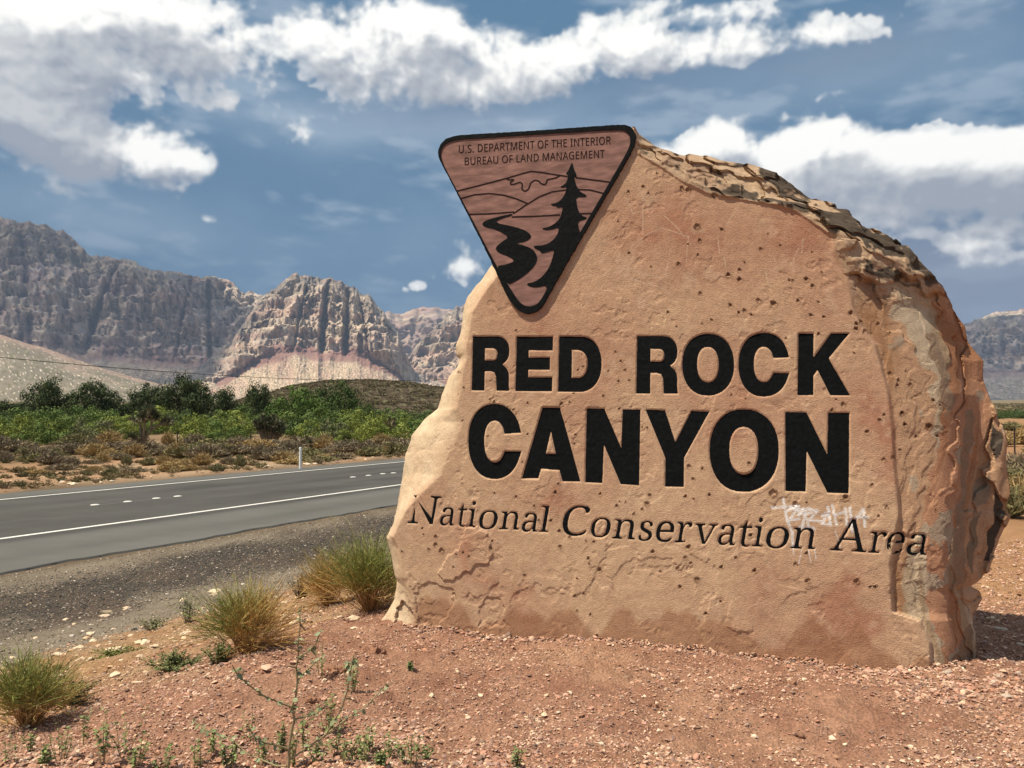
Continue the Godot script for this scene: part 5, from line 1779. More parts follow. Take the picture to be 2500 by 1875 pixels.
# ---------------------------------------------------------------- plants close by
func ribbon(b: Bag, pts: Array, w0: float, w1: float, c0: Color, c1: Color):
	var side := (pts[-1] - pts[0] as Vector3).cross(Vector3(rng.randf_range(-1, 1), rng.randf_range(-0.4, 0.4), rng.randf_range(-1, 1))).normalized()
	var n := pts.size()
	for k in n - 1:
		var a := side * lerpf(w0, w1, float(k) / (n - 1))
		var e := side * lerpf(w0, w1, float(k + 1) / (n - 1))
		b.quad(pts[k] - a, pts[k] + a, pts[k + 1] + e, pts[k + 1] - e, c0.lerp(c1, (k + 0.5) / (n - 1)))

# rabbitbrush: many thin upright twigs fanning from a woody base
func brush(called, label, at: Vector3, high: float, wide: float, count: int, green: Callable, seed_: int, category := "shrub"):
	rng.seed = seed_
	var o := thing(called, label, category, at)
	var wood := Bag.new()
	var leaf := Bag.new()
	var straw := Color(0.48, 0.29, 0.12)
	var old := Color(0.25, 0.13, 0.06)
	for k in count:
		var an := rng.randf() * TAU
		var lean := sqrt(rng.randf()) * (0.8 + 0.4 * na.get_noise_2d(cos(an) * 1.5 + seed_, sin(an) * 1.5))
		if rng.randf() < 0.06:
			lean *= 1.35
		var out := Vector3(cos(an), 0, sin(an))
		var root := out * lean * wide * 0.07
		var tip := out * lean * wide * 0.5 * rng.randf_range(0.7, 1.12)
		tip.y = high * (1.0 - 0.62 * lean * lean * lean) * rng.randf_range(0.6, 1.06)
		var fork := root.lerp(tip, rng.randf_range(0.3, 0.6)) + Vector3(rng.randfn(0, 0.02), 0.03, rng.randfn(0, 0.02))
		var c0 := old.lerp(straw, rng.randf())
		ribbon(wood, [root, root.lerp(fork, 0.5) + Vector3(rng.randfn(0, 0.012), 0, rng.randfn(0, 0.012)), fork], 0.0024, 0.0016, c0, straw)
		var g: float = green.call(tip)
		for q in 6:
			var e := tip + Vector3(rng.randfn(0, 0.26) * wide * 0.5, rng.randfn(0, 0.13) * high, rng.randfn(0, 0.26) * wide * 0.5)
			e.y = maxf(e.y, 0.03)
			var gg := clampf(g + rng.randfn(0, 0.25), 0.0, 1.0)
			var c := Color(0.50, 0.30, 0.11).lerp(Color(0.19, 0.235, 0.065), gg)
			var s := rng.randf_range(0.7, 1.3)
			c = Color(c.r * s, c.g * s, c.b * s)
			var m2 := fork.lerp(e, 0.5) + Vector3(rng.randfn(0, 0.016), 0, rng.randfn(0, 0.016))
			ribbon(leaf, [fork, m2, e], 0.0016, 0.0010, straw.lerp(c, 0.4 + 0.4 * gg), c)
			for w in 3:
				var p := m2.lerp(e, rng.randf())
				var d := (e - m2).normalized() * 0.02 + Vector3(rng.randfn(0, 0.011), rng.randfn(0, 0.008), rng.randfn(0, 0.011))
				ribbon(leaf, [p, p + d], 0.0014, 0.0007, c, c)
	part("stems", wood.mesh(), M.twig, o)
	part("foliage", leaf.mesh(), M.leaf, o)
	return o

# a loose low herb: thin stems with small leaves
func herb(called, label, at: Vector3, high: float, wide: float, stems: int, leaves: int, size: float, col: Color, stalk: Color, seed_: int, upright := 0.6, group := "", category := "weed"):
	rng.seed = seed_
	var o := thing(called, label, category, at, 0.0, group)
	var wood := Bag.new()
	var leaf := Bag.new()
	for k in stems:
		var an := rng.randf() * TAU
		var lean := rng.randf()
		var out := Vector3(cos(an), 0, sin(an))
		var tip := out * lean * wide * 0.5 + Vector3(0, high * rng.randf_range(0.6, 1.0) * (1.0 - 0.4 * lean * (1.0 - upright)), 0)
		var root := out * rng.randf() * wide * 0.15
		var mid := root.lerp(tip, 0.5) + Vector3(rng.randfn(0, 0.03), 0.02, rng.randfn(0, 0.03)) * wide
		ribbon(wood, [root, mid, tip], 0.0022, 0.001, stalk, stalk.lerp(col, 0.5))
		for q in leaves:
			var t := rng.randf_range(0.2, 1.0)
			var p := root.lerp(mid, t * 2.0) if t < 0.5 else mid.lerp(tip, t * 2.0 - 1.0)
			leaf_at(leaf, p, Vector3(rng.randfn(0, 1), rng.randf_range(-0.2, 0.9), rng.randfn(0, 1)).normalized(), size * rng.randf_range(0.6, 1.25), vary(Vector3(col.r, col.g, col.b), 0.3))
	part("stems", wood.mesh(), M.twig, o)
	part("foliage", leaf.mesh(), M.leaf, o)
	return o

# one pointed leaf, folded along its rib
func leaf_at(b: Bag, p: Vector3, dir: Vector3, long: float, c: Color):
	var side := dir.cross(Vector3(rng.randf_range(-1, 1), 1.2, rng.randf_range(-1, 1))).normalized() * long * 0.3
	var droop := Vector3(0, -0.15 * long, 0)
	var m := p + dir * long * 0.45
	var e := p + dir * long + droop
	b.tri(p, m + side, e, c)
	b.tri(p, e, m - side, c)

# one lobed leaf of the tall weed: a small outline with teeth
func lobed_leaf(b: Bag, p: Vector3, dir: Vector3, up: Vector3, long: float, c: Color):
	var side := dir.cross(up).normalized()
	var prev_l := p
	var prev_r := p
	var widths := [0.10, 0.32, 0.18, 0.38, 0.22, 0.28, 0.10, 0.0]
	for k in widths.size():
		var t := (k + 1.0) / widths.size()
		var mid := p + dir * long * t - up * long * 0.12 * t * t
		var l: Vector3 = mid + side * widths[k] * long + up * widths[k] * long * 0.25
		var r: Vector3 = mid - side * widths[k] * long + up * widths[k] * long * 0.25
		var m0 := p + dir * long * (k + 0.0) / widths.size()
		b.quad(prev_l, l, mid, m0, c)
		b.quad(m0, mid, r, prev_r, c)
		prev_l = l
		prev_r = r

func near_plants():
	var up := func(p: Vector3) -> float: return clampf((p.y - 0.10) * 6.0, 0.0, 1.0)
	var left := func(p: Vector3) -> float: return clampf(0.45 - p.x * 3.0 + (p.y - 0.25) * 1.5, 0.0, 1.0)
	var some := func(p: Vector3) -> float: return clampf((p.y - 0.28) * 4.0, 0.0, 0.8)
	var much := func(p: Vector3) -> float: return clampf((p.y - 0.18) * 5.0 + p.x * 0.8, 0.0, 1.0)
	var g := func(x, y) -> Vector3:
		var p := on_ground(x, y)
		return Vector3(p.x, soil(p.x, p.z) - 0.01, p.z)
	brush("rabbitbrush", "green topped broom-like bush with tan stems at the left edge", g.call(68, 1778), 0.36, 0.52, 170, up, 101)
	brush("rabbitbrush", "rounded bush, green on its left and rust orange on its right, behind the mound edge", g.call(600, 1588), 0.42, 0.68, 230, left, 102)
	brush("rabbitbrush", "upright rust orange bush beside the gravel shoulder", g.call(803, 1478), 0.48, 0.60, 190, some, 103)
	brush("rabbitbrush", "tall green and orange bush touching the left edge of the sandstone slab", g.call(905, 1492), 0.54, 0.84, 280, much, 104)
	herb("twiggy_shrub", "small dark leafless shrub left of the upright orange bush", g.call(738, 1462), 0.30, 0.36, 90, 14, 0.016, Color(0.07, 0.055, 0.035), Color(0.06, 0.045, 0.03), 105, 0.6, "", "shrub")
	herb("twiggy_shrub", "low dark green shrub beside the bush at the left edge", g.call(178, 1722), 0.16, 0.34, 80, 16, 0.016, Color(0.10, 0.10, 0.05), Color(0.12, 0.07, 0.04), 106, 0.3, "", "shrub")
	herb("grey_weed", "grey green weed with tall bare stalks left of the rounded bush", g.call(458, 1520), 0.34, 0.30, 42, 14, 0.02, Color(0.21, 0.22, 0.13), Color(0.17, 0.14, 0.09), 107, 0.9)
	herb("grey_weed", "grey green weed spreading beside pale stones on the slope", g.call(375, 1535), 0.14, 0.36, 55, 14, 0.018, Color(0.22, 0.22, 0.12), Color(0.22, 0.16, 0.09), 108, 0.3)
	herb("low_weed", "low leafy green weed below the rounded bush", g.call(425, 1632), 0.13, 0.50, 110, 16, 0.018, Color(0.14, 0.16, 0.065), Color(0.16, 0.13, 0.06), 109, 0.2)
	herb("low_weed", "green weed at the foot of the rounded bush", g.call(535, 1618), 0.14, 0.24, 60, 16, 0.017, Color(0.13, 0.15, 0.055), Color(0.16, 0.13, 0.06), 110, 0.4)
	herb("low_weed", "flat patch of bright green weed among pale stones", g.call(282, 1602), 0.06, 0.46, 110, 12, 0.018, Color(0.16, 0.17, 0.05), Color(0.16, 0.13, 0.06), 111, 0.1)
	# the tall branching weed in front, with lobed leaves
	rng.seed = 120
	var depth := 3.15
	var foot := at_depth(500 + 772 * 0.2562, 1450 + 1690 * 0.2562, depth)
	var base := Vector3(foot.x, soil(foot.x, foot.z), foot.z)
	var w := thing("tall_weed", "tall branching weed with lobed grey green leaves in the lower foreground", "weed", base)
	var stem := Bag.new()
	var lv := Bag.new()
	var branches := [[[780, 1680], [805, 1550], [800, 1480], [830, 1290], [855, 1190], [830, 1080], [870, 960], [880, 830], [870, 700], [895, 600], [885, 500], [910, 290], [905, 200], [920, 110]],
		[[830, 1080], [700, 1030], [560, 970], [420, 870], [310, 770], [262, 680]], [[855, 1195], [960, 1170], [1060, 1140], [1160, 1060]], [[800, 1480], [680, 1440], [560, 1420], [480, 1370], [430, 1300]],
		[[805, 1580], [1000, 1450], [1170, 1330], [1350, 1190], [1520, 1090], [1640, 960], [1780, 850]], [[1160, 1335], [1230, 1210], [1300, 1100], [1360, 920], [1385, 760], [1420, 590]], [[880, 830], [940, 760], [1000, 700], [1120, 600]], [[895, 600], [1000, 540], [1060, 470], [1100, 360]], [[780, 1640], [680, 1640], [400, 1520], [250, 1380], [0, 1290], [-120, 1200]], [[1385, 760], [1370, 700], [1368, 650]], [[910, 290], [960, 350]], [[870, 700], [800, 690]]]
	for n in branches.size():
		var pts: Array = []
		var rad: Array = []
		for k in branches[n].size():
			var q: Array = branches[n][k]
			var side: float = 0.0 if n == 0 else (k * 0.05 * (1.0 if n % 2 == 0 else -1.0))
			var p := at_depth(500 + q[0] * 0.2562, 1450 + q[1] * 0.2562, depth + side * 0.6)
			if n == 0 and k == 0:
				p = base - Vector3(0, 0.02, 0)
			p.y = maxf(p.y, soil(p.x, p.z) + 0.004)
			pts.append(p - base)
			rad.append(lerpf(0.006 if n == 0 else 0.0038, 0.0015, float(k) / branches[n].size()))
		stem.tube(pts, rad, 6, [Color(0.28, 0.23, 0.13)])
		for k in pts.size() - 1:
			for q in (5 if n == 0 else 8):
				if k == 0 and n > 0 or n == 0 and k < 4:
					continue
				var p: Vector3 = (pts[k] as Vector3).lerp(pts[k + 1], rng.randf())
				var dir := Vector3(rng.randfn(0, 1), rng.randfn(0, 0.6), rng.randfn(0, 0.8)).normalized()
				lobed_leaf(lv, p, dir, Vector3(rng.randfn(0, 0.4), 1, rng.randfn(0, 0.4)).normalized(), rng.randf_range(0.012, 0.032), vary(Vector3(0.21, 0.24, 0.135), 0.35))
	part("stem", stem.mesh(), M.twig, w)
	part("leaves", lv.mesh(), M.leaf, w)
	# upright seedlings along the lower edge of the view
	var spots := [[25, 1868, 0.13], [75, 1835, 0.10], [150, 1850, 0.16], [205, 1812, 0.12], [300, 1850, 0.20], [335, 1875, 0.14], [395, 1870, 0.10], [480, 1872, 0.12], [600, 1810, 0.22], [640, 1868, 0.12], [770, 1870, 0.16], [800, 1790, 0.15], [840, 1872, 0.14], [890, 1872, 0.11], [985, 1868, 0.10], [1010, 1872, 0.13], [860, 1690, 0.20], [785, 1655, 0.16], [1002, 1640, 0.05], [1262, 1872, 0.09], [560, 1872, 0.10], [715, 1872, 0.12], [930, 1872, 0.08], [742, 1840, 0.12], [812, 1845, 0.15], [870, 1855, 0.16], [905, 1835, 0.12], [955, 1850, 0.13], [250, 1868, 0.12], [520, 1850, 0.13], [1040, 1850, 0.1], [690, 1835, 0.12], [110, 1872, 0.1]]
	spots.sort_custom(func(a, b): return a[0] < b[0])
	for k in spots.size():
		var s: Array = spots[k]
		var p: Vector3 = g.call(s[0], minf(s[1], 1900.0))
		herb("seedling", "small upright green seedling on the red gravel, %s from the left" % ordinal(k + 1), p, s[2] * rng.randf_range(0.8, 1.5), s[2] * rng.randf_range(0.5, 1.2), 4 + k % 4, 16, 0.015 + 0.004 * (k % 3), Color(0.18, 0.215, 0.085), Color(0.24, 0.19, 0.09), 200 + k, 1.0, "seedlings along the lower edge", "weed")

# ---------------------------------------------------------------- plants beyond the road
# a leafy crown of radius about one: clumps of small leaves with gaps between
func crown_mesh(seed_: int, clumps: int, leaves: int, size: float, tall: float, a: Vector3, b: Vector3, ground := true) -> ArrayMesh:
	rng.seed = seed_
	var bag := Bag.new()
	for k in clumps:
		var d := Vector3(rng.randfn(0, 1), rng.randfn(0, 1), rng.randfn(0, 1)).normalized()
		var r := pow(rng.randf(), 0.45) * 0.86
		var c := d * r
		c.y = (absf(c.y) if ground else c.y) * tall + (0.05 if ground else 0.0)
		var cr := rng.randf_range(0.16, 0.30)
		var tint := a.lerp(b, rng.randf())
		for q in leaves:
			var n := Vector3(rng.randfn(0, 1), rng.randfn(0, 1), rng.randfn(0, 1)).normalized()
			var p := c + n * cr * pow(rng.randf(), 0.4) * Vector3(1.0, 0.75, 1.0)
			var u := n.cross(Vector3(rng.randf_range(-1, 1), rng.randf_range(-1, 1), rng.randf_range(-1, 1))).normalized()
			var v := n.cross(u)
			var s := size * rng.randf_range(0.6, 1.3)
			var col := vary(tint, 0.28)
			bag.quad(p - u * s, p - v * s * 0.6, p + u * s, p + v * s * 0.6, col)
	return bag.mesh()

func twig_mesh(seed_: int, count: int, width: float, tall: float, a: Vector3, b: Vector3) -> ArrayMesh:
	rng.seed = seed_
	var bag := Bag.new()
	for k in count:
		var an := rng.randf() * TAU
		var lean := sqrt(rng.randf())
		var tip := Vector3(cos(an) * lean, tall * (1.05 - 0.6 * lean * lean) * rng.randf_range(0.6, 1.05), sin(an) * lean)
		var root := tip * rng.randf_range(0.05, 0.6)
		root.y *= 0.75
		var c := a.lerp(b, rng.randf())
		ribbon(bag, [root, tip], width, width * 0.5, vary(c, 0.3), vary(c, 0.3))
		var p := root.lerp(tip, rng.randf_range(0.4, 1.0))
		ribbon(bag, [p, p + Vector3(rng.randfn(0, 0.12), rng.randf_range(0.02, 0.16), rng.randfn(0, 0.12))], width * 1.3, width * 0.6, vary(c, 0.3), vary(c, 0.3))
	return bag.mesh()

func place_row(meshes: Array, mat, spots: Array, called: String, label: String, category: String, group: String, round_: float):
	# spots: picture x and y of the foot, width and height in metres
	spots.sort_custom(func(a, b): return a[0] < b[0])
	for k in spots.size():
		var s: Array = spots[k]
		var p := on_ground(s[0], s[1])
		var o := part(called, meshes[k % meshes.size()], mat, self, Vector3(p.x, land(p.x, p.z) - 0.04, p.z))
		o.scale = Vector3(s[2] * 0.5, s[3], s[2] * 0.5 * round_)
		o.rotation.y = rng.randf() * TAU
		tag(o, label % ordinal(k + 1), category, group)

func tree(label: String, x: float, y: float, wide: float, high: float, crown: ArrayMesh, lean: float, seed_: int, group: String):
	rng.seed = seed_
	var p := on_ground(x, y)
	p.y = land(p.x, p.z)
	var t := thing("tree", label, "tree", p, 0.0, group)
	var b := Bag.new()
	var bark := Color(0.06, 0.045, 0.03)
	var fork := Vector3(lean * high * 0.1, high * 0.22, 0)
	b.tube([Vector3(0, -0.2, 0), fork * 0.5 + Vector3(0.05, 0, 0), fork], [high * 0.04, high * 0.032, high * 0.028], 7, [bark])
	for k in 6:
		var an := TAU * k / 6.0 + rng.randf()
		var e := Vector3(cos(an) * wide * 0.33, high * rng.randf_range(0.5, 0.85), sin(an) * wide * 0.33)
		b.tube([fork, fork.lerp(e, 0.5) + Vector3(0, -0.05 * high, 0), e], [high * 0.022, high * 0.014, high * 0.005], 5, [bark])
	part("trunk", b.mesh(), M.twig, t)
	var c := part("crown", crown, M.leaf, t, Vector3(0, high * 0.16, 0))
	c.scale = Vector3(wide * 0.6, high * 0.92, wide * 0.6)
	c.rotation.y = rng.randf() * TAU

func far_plants():
	rng.seed = 300
	var g_dark := [Vector3(0.036, 0.054, 0.02), Vector3(0.062, 0.085, 0.032)]
	var dark: Array = []
	var big: Array = []
	var green: Array = []
	# lumpy crowns in four greens
	var tones := [[Vector3(0.16, 0.20, 0.04), Vector3(0.21, 0.24, 0.055)], [Vector3(0.085, 0.135, 0.036), Vector3(0.12, 0.17, 0.045)], [Vector3(0.055, 0.09, 0.03), Vector3(0.085, 0.12, 0.04)], [Vector3(0.12, 0.13, 0.065), Vector3(0.16, 0.165, 0.08)]]
	for c in 4:
		var set_: Array = []
		for k in 3:
			set_.append(crown_mesh(310 + k + c * 10, 34, 120, 0.028, 0.85, tones[c][0], tones[c][1]))
		green.append(set_)
	var mid: Array = green[2]
	for k in 4:
		dark.append(crown_mesh(380 + k, 80, 120, 0.028, 0.95, g_dark[0], g_dark[1]))
	big.append(crown_mesh(340, 70, 90, 0.028, 0.9, Vector3(0.055, 0.10, 0.02), Vector3(0.085, 0.14, 0.03)))
	big.append(crown_mesh(341, 70, 90, 0.028, 0.9, Vector3(0.045, 0.075, 0.02), Vector3(0.07, 0.11, 0.03)))
	# dark trees against the foot of the mountains
	var names := [["dark spreading tree at the left edge of the tree line", 18, 1040, 9.0, 4.6], ["dark tree with a peaked crown, second in the tree line", 112, 1040, 8.0, 8.4], ["dark broad flat topped tree, third in the tree line", 228, 1040, 9.2, 8.2], ["dark rounded tree left of the tallest dark tree", 364, 1040, 7.6, 8.0], ["tallest dark tree in the middle of the tree line", 455, 1040, 9.0, 8.8], ["dark low tree right of the tallest dark tree", 545, 1040, 6.8, 7.2], ["thin dark tree with a ragged top", 632, 1040, 4.8, 7.8], ["dark low tree behind the left mesquite bushes", 60, 1038, 8.0, 4.4], ["small dark tree filling the gap in the tree line", 300, 1038, 7.0, 4.6]]
	for k in names.size():
		var n: Array = names[k]
		tree(n[0], n[1], n[2], n[3] * 0.9, n[4] * 0.84, dark[k % 4], sin(k * 2.0), 350 + k, "dark trees along the foot of the mountains")
	tree("bright green rounded tree before the scrub hill", 722, 1045, 8.0, 5.6, big[0], 0.3, 370, "")
	tree("large deep green tree right of the bright rounded tree", 815, 1042, 7.6, 7.0, big[1], 0.0, 371, "")
	tree("low deep green tree at the right end of the tree line", 880, 1040, 5.0, 4.6, big[1], 0.0, 372, "")
	# mesquite thicket in three rows
	var rows := [[1032, 26, "back", 8.0, 3.3, [2, 1, 2, 2, 1, 3]], [1046, 26, "third", 6.4, 2.9, [1, 2, 1, 0, 1, 2]], [1060, 24, "middle", 5.2, 2.5, [0, 1, 1, 0, 2, 1]], [1080, 20, "front", 4.0, 2.1, [0, 0, 1, 0, 3, 0]]]
	for r in rows:
		var spots: Array = []
		for k in r[1]:
			rng.seed = 400 + r[0] * 3 + k
			var x: float = lerpf(-60, 1110, (k + rng.randf_range(-0.1, 1.1)) / r[1])
			if r[2] == "front" and (x > 320 and x < 450 or x > 560 and x < 720) and rng.randf() < 0.85:
				continue
			var s := rng.randf_range(0.7, 1.35)
			spots.append([x, r[0] + rng.randf_range(-7, 9), r[3] * s, r[4] * s * rng.randf_range(0.8, 1.15)])
		var kinds: Array = r[5]
		var pool: Array = []
		for k in 18:
			pool.append(green[kinds[k % kinds.size()]][k % 3])
		place_row(pool, M.leaf, spots, "mesquite_bush", "green leafy bush in the " + r[2] + " row beyond the road, %s from the left", "bush", "green bushes beyond the road", 1.0)
	# dry shrubs on the sand
	var grey: Array = []
	var olive: Array = []
	var gold: Array = []
	for k in 3:
		grey.append(twig_mesh(500 + k, 420, 0.02, 0.8, Vector3(0.18, 0.145, 0.10), Vector3(0.28, 0.23, 0.15)))
		olive.append(twig_mesh(510 + k, 420, 0.022, 0.85, Vector3(0.16, 0.15, 0.075), Vector3(0.25, 0.22, 0.11)))
		gold.append(twig_mesh(520 + k, 420, 0.02, 0.85, Vector3(0.30, 0.215, 0.10), Vector3(0.40, 0.29, 0.14)))
	var dry_rows := [[1098, 30, "far", 2.0, 0.95], [1114, 26, "third", 1.6, 0.75], [1132, 22, "second", 1.2, 0.6], [1156, 18, "roadside", 1.0, 0.45]]
	for r in dry_rows:
		var sets := [[], [], []]
		for k in r[1]:
			rng.seed = 600 + r[0] * 5 + k
			var x: float = lerpf(-40, 1010, (k + rng.randf_range(0.05, 0.95)) / r[1])
			# the verge slopes away with the road
			var y: float = r[0] + rng.randf_range(-9, 9)
			var edge := 1206.0 - 0.093 * x
			y = minf(y, edge - 8.0)
			if r[2] == "roadside" and x > 560:
				y = edge - rng.randf_range(10, 26)
			var kind := 0 if rng.randf() < 0.5 else (1 if rng.randf() < 0.6 else 2)
			if r[2] == "roadside" and x < 130:
				kind = 2
			sets[kind].append([x, y, r[3] * rng.randf_range(0.45, 1.6), r[4] * rng.randf_range(0.5, 1.4)])
		for kind in 3:
			place_row([grey, olive, gold][kind], M.twig, sets[kind], "desert_shrub", ["grey brown", "olive", "golden"][kind] + " dry shrub in the " + r[2] + " row of the sand, %s from the left", "shrub", "dry shrubs on the sand beyond the road", 1.0)
	# to the right of the slab
	var rs := [[2492, 1168, 0.95, 0.75, grey], [2452, 1262, 0.9, 0.55, olive], [2496, 1238, 0.9, 0.62, gold], [2470, 1210, 1.0, 0.6, olive], [2445, 1090, 1.4, 0.7, gold], [2490, 1085, 1.6, 0.8, gold], [2420, 1060, 1.4, 0.7, olive], [2470, 1052, 2.0, 0.8, olive], [2540, 1200, 1.2, 0.8, grey], [2560, 1120, 1.4, 0.9, olive], [2530, 1060, 2.0, 0.9, gold]]
	var rl := ["grey rounded", "olive low", "golden", "olive broad", "golden distant", "golden broad distant", "olive distant", "olive broad distant", "grey outer", "olive outer", "golden outer"]
	for k in rs.size():
		var p := on_ground(rs[k][0], rs[k][1])
		var o := part("desert_shrub", rs[k][4][k % 3], M.twig, self, Vector3(p.x, land(p.x, p.z) - 0.02, p.z))
		o.scale = Vector3(rs[k][2] * 0.5, rs[k][3], rs[k][2] * 0.5)
		o.rotation.y = k * 1.3
		tag(o, rl[k] + " shrub right of the sandstone slab", "shrub", "shrubs right of the slab")
	var right_row: Array = []
	for k in 16:
		rng.seed = 700 + k
		right_row.append([2380 + k * 12 + rng.randf_range(-6, 6), 1012 + rng.randf_range(-3, 12), rng.randf_range(3.0, 6.0), rng.randf_range(1.2, 2.2)])
	place_row(mid, M.leaf, right_row, "mesquite_bush", "green bush on the plain right of the slab, %s from the left", "bush", "green bushes on the right plain", 1.0)
	# scrub scattered over the hill and the far plain: too small to tell apart
	var clump: Array = []
	for k in 3:
		clump.append(crown_mesh(720 + k, 9, 9, 0.16, 0.7, Vector3(0.8, 0.8, 0.8), Vector3(1, 1, 1)))
	var places: Array = []
	var colors: Array = []
	rng.seed = 730
	while places.size() < 14000:
		var px := rng.randf_range(-150, 1500) if rng.randf() < 0.88 else rng.randf_range(2300, 2750)
		var py := rng.randf_range(930, 1030)
		var p := at_hill(px, py)
		if p == Vector3.ZERO:
			continue
		var r := rng.randf_range(0.7, 1.9)
		places.append(Transform3D(Basis(Vector3.UP, rng.randf() * TAU).scaled(Vector3(r, r * 0.8, r)), p))
		colors.append(vary(Vector3(0.12, 0.105, 0.05) if rng.randf() < 0.6 else Vector3(0.20, 0.15, 0.085), 0.35))
	# tufts of dry grass and litter on the sand beyond the road
	var tufts: Array = []
	for k in 3:
		tufts.append(twig_mesh(740 + k, 46, 0.05, 0.8, Vector3(0.8, 0.8, 0.8), Vector3(1, 1, 1)))
	var tp: Array = []
	var tc: Array = []
	rng.seed = 745
	while tp.size() < 3600:
		var d := 25.3 + 24.0 * pow(rng.randf(), 1.2)
		var tt := rng.randf_range(-14.0, 70.0)
		var q := ROAD_LEFT * d + ROAD_DIR * tt
		if nb.get_noise_2d(q.x * 0.25, q.z * 0.25) + rng.randf_range(-0.5, 0.35) < -0.05:
			continue
		var r := rng.randf_range(0.07, 0.30)
		tp.append(Transform3D(Basis(Vector3.UP, rng.randf() * TAU).scaled(Vector3(r, r * rng.randf_range(0.7, 1.3), r)), Vector3(q.x, land(q.x, q.z) - 0.01, q.z)))
		tc.append(vary(Vector3(0.30, 0.225, 0.13) if rng.randf() < 0.6 else Vector3(0.19, 0.17, 0.085), 0.3))
	multi("dry_tufts", "small dry tufts scattered over the sand beyond the road", "grass", tufts, M.stone, tp, tc)
	multi("far_scrub", "dark scrub covering the hill and the far plain", "scrub", clump, M.stone, places, colors)
	joshua_trees()

func at_hill(px: float, py: float) -> Vector3:
	var u := (px - 1250.0) / F
	var depth := rng.randf_range(140.0, 900.0)
	if px > 520 and px < 1500 and rng.randf() < 0.9:
		depth = rng.randf_range(235.0, 520.0)
	var y := land(u * depth, -depth)
	if px > 520 and px < 1500 and depth > 230.0 and depth < 430.0:
		var b := (depth - 230.0) / 200.0 * 0.8
		y = maxf(y, hill_y(px, b))
	return Vector3(u * depth, y - 0.1, -depth)

func hill_y(px: float, b: float) -> float:
	var py := curve_at([[520, 1000], [600, 972], [650, 962], [700, 945], [800, 931], [900, 928], [1000, 935], [1060, 945], [1300, 965], [1500, 1000]], px)
	var ht := CAM.y + 430.0 * tan(deg_to_rad(PITCH) - atan((py - 937.5) / F))
	var u := (px - 1250.0) / F
	return lerpf(land(u * 230.0, -230.0) - 2.0, ht, smoothstep(0.0, 0.8, b))

# a head of stiff blades, dead ones hanging below
func rosette(b: Bag, at: Vector3, dir: Vector3, r: float, pale: float):
	for k in 80:
		var d := (dir * rng.randf_range(-0.7, 1.3) + Vector3(rng.randfn(0, 0.7), rng.randfn(0, 0.5), rng.randfn(0, 0.7))).normalized()
		var c := Vector3(0.06, 0.075, 0.035) if d.dot(dir) > -0.2 else Vector3(0.15, 0.12, 0.07)
		c = c.lerp(Vector3(0.45, 0.40, 0.28), pale * rng.randf())
		ribbon(b, [at, at + d * r * rng.randf_range(0.7, 1.1)], r * 0.085, r * 0.02, vary(c, 0.3), vary(c, 0.3))

func joshua(label: String, x0: float, y0: float, k: float, arms: Array, depth: float, thick: float, head: float, seed_: int, foot: Array):
	rng.seed = seed_
	var base := at_depth(x0 + foot[0] * k, y0 + foot[1] * k, depth)
	var ground := land(base.x, base.z)
	var shift := Vector3(0, ground - base.y, 0)
	base.y = ground
	var t := thing("joshua_tree", label, "tree", base)
	var bark := Bag.new()
	var heads := Bag.new()
	for n in arms.size():
		var pts: Array = []
		var rad: Array = []
		for q in arms[n].size():
			var p := at_depth(x0 + arms[n][q][0] * k, y0 + arms[n][q][1] * k, depth) + shift
			var out: float = float(q) / arms[n].size()
			p.z += (0.0 if n == 0 else sin(n * 2.4) * 0.5 * out)
			pts.append(p - base)
			rad.append(thick * lerpf(1.25, 0.7, out))
		bark.tube(pts, rad, 7, [Color(0.15, 0.115, 0.08), Color(0.21, 0.165, 0.11), Color(0.2, 0.15, 0.1), Color(0.18, 0.14, 0.09), Color(0.18, 0.14, 0.09), Color(0.18, 0.14, 0.09)])
		var dir: Vector3 = (pts[-1] - pts[-2]).normalized()
		rosette(heads, pts[-1], dir, head, 0.45 if n % 3 == 0 else 0.1)
		if arms[n].size() > 2 and n > 0:
			rosette(heads, (pts[-1] as Vector3).lerp(pts[-2], 0.35), dir, head * 0.8, 0.0)
			if seed_ == 812:
				rosette(heads, (pts[-1] as Vector3).lerp(pts[-2], 0.8), dir, head * 0.8, 0.15)
	part("trunk", bark.mesh(), M.twig, t)
	part("leaf_heads", heads.mesh(), M.leaf, t)

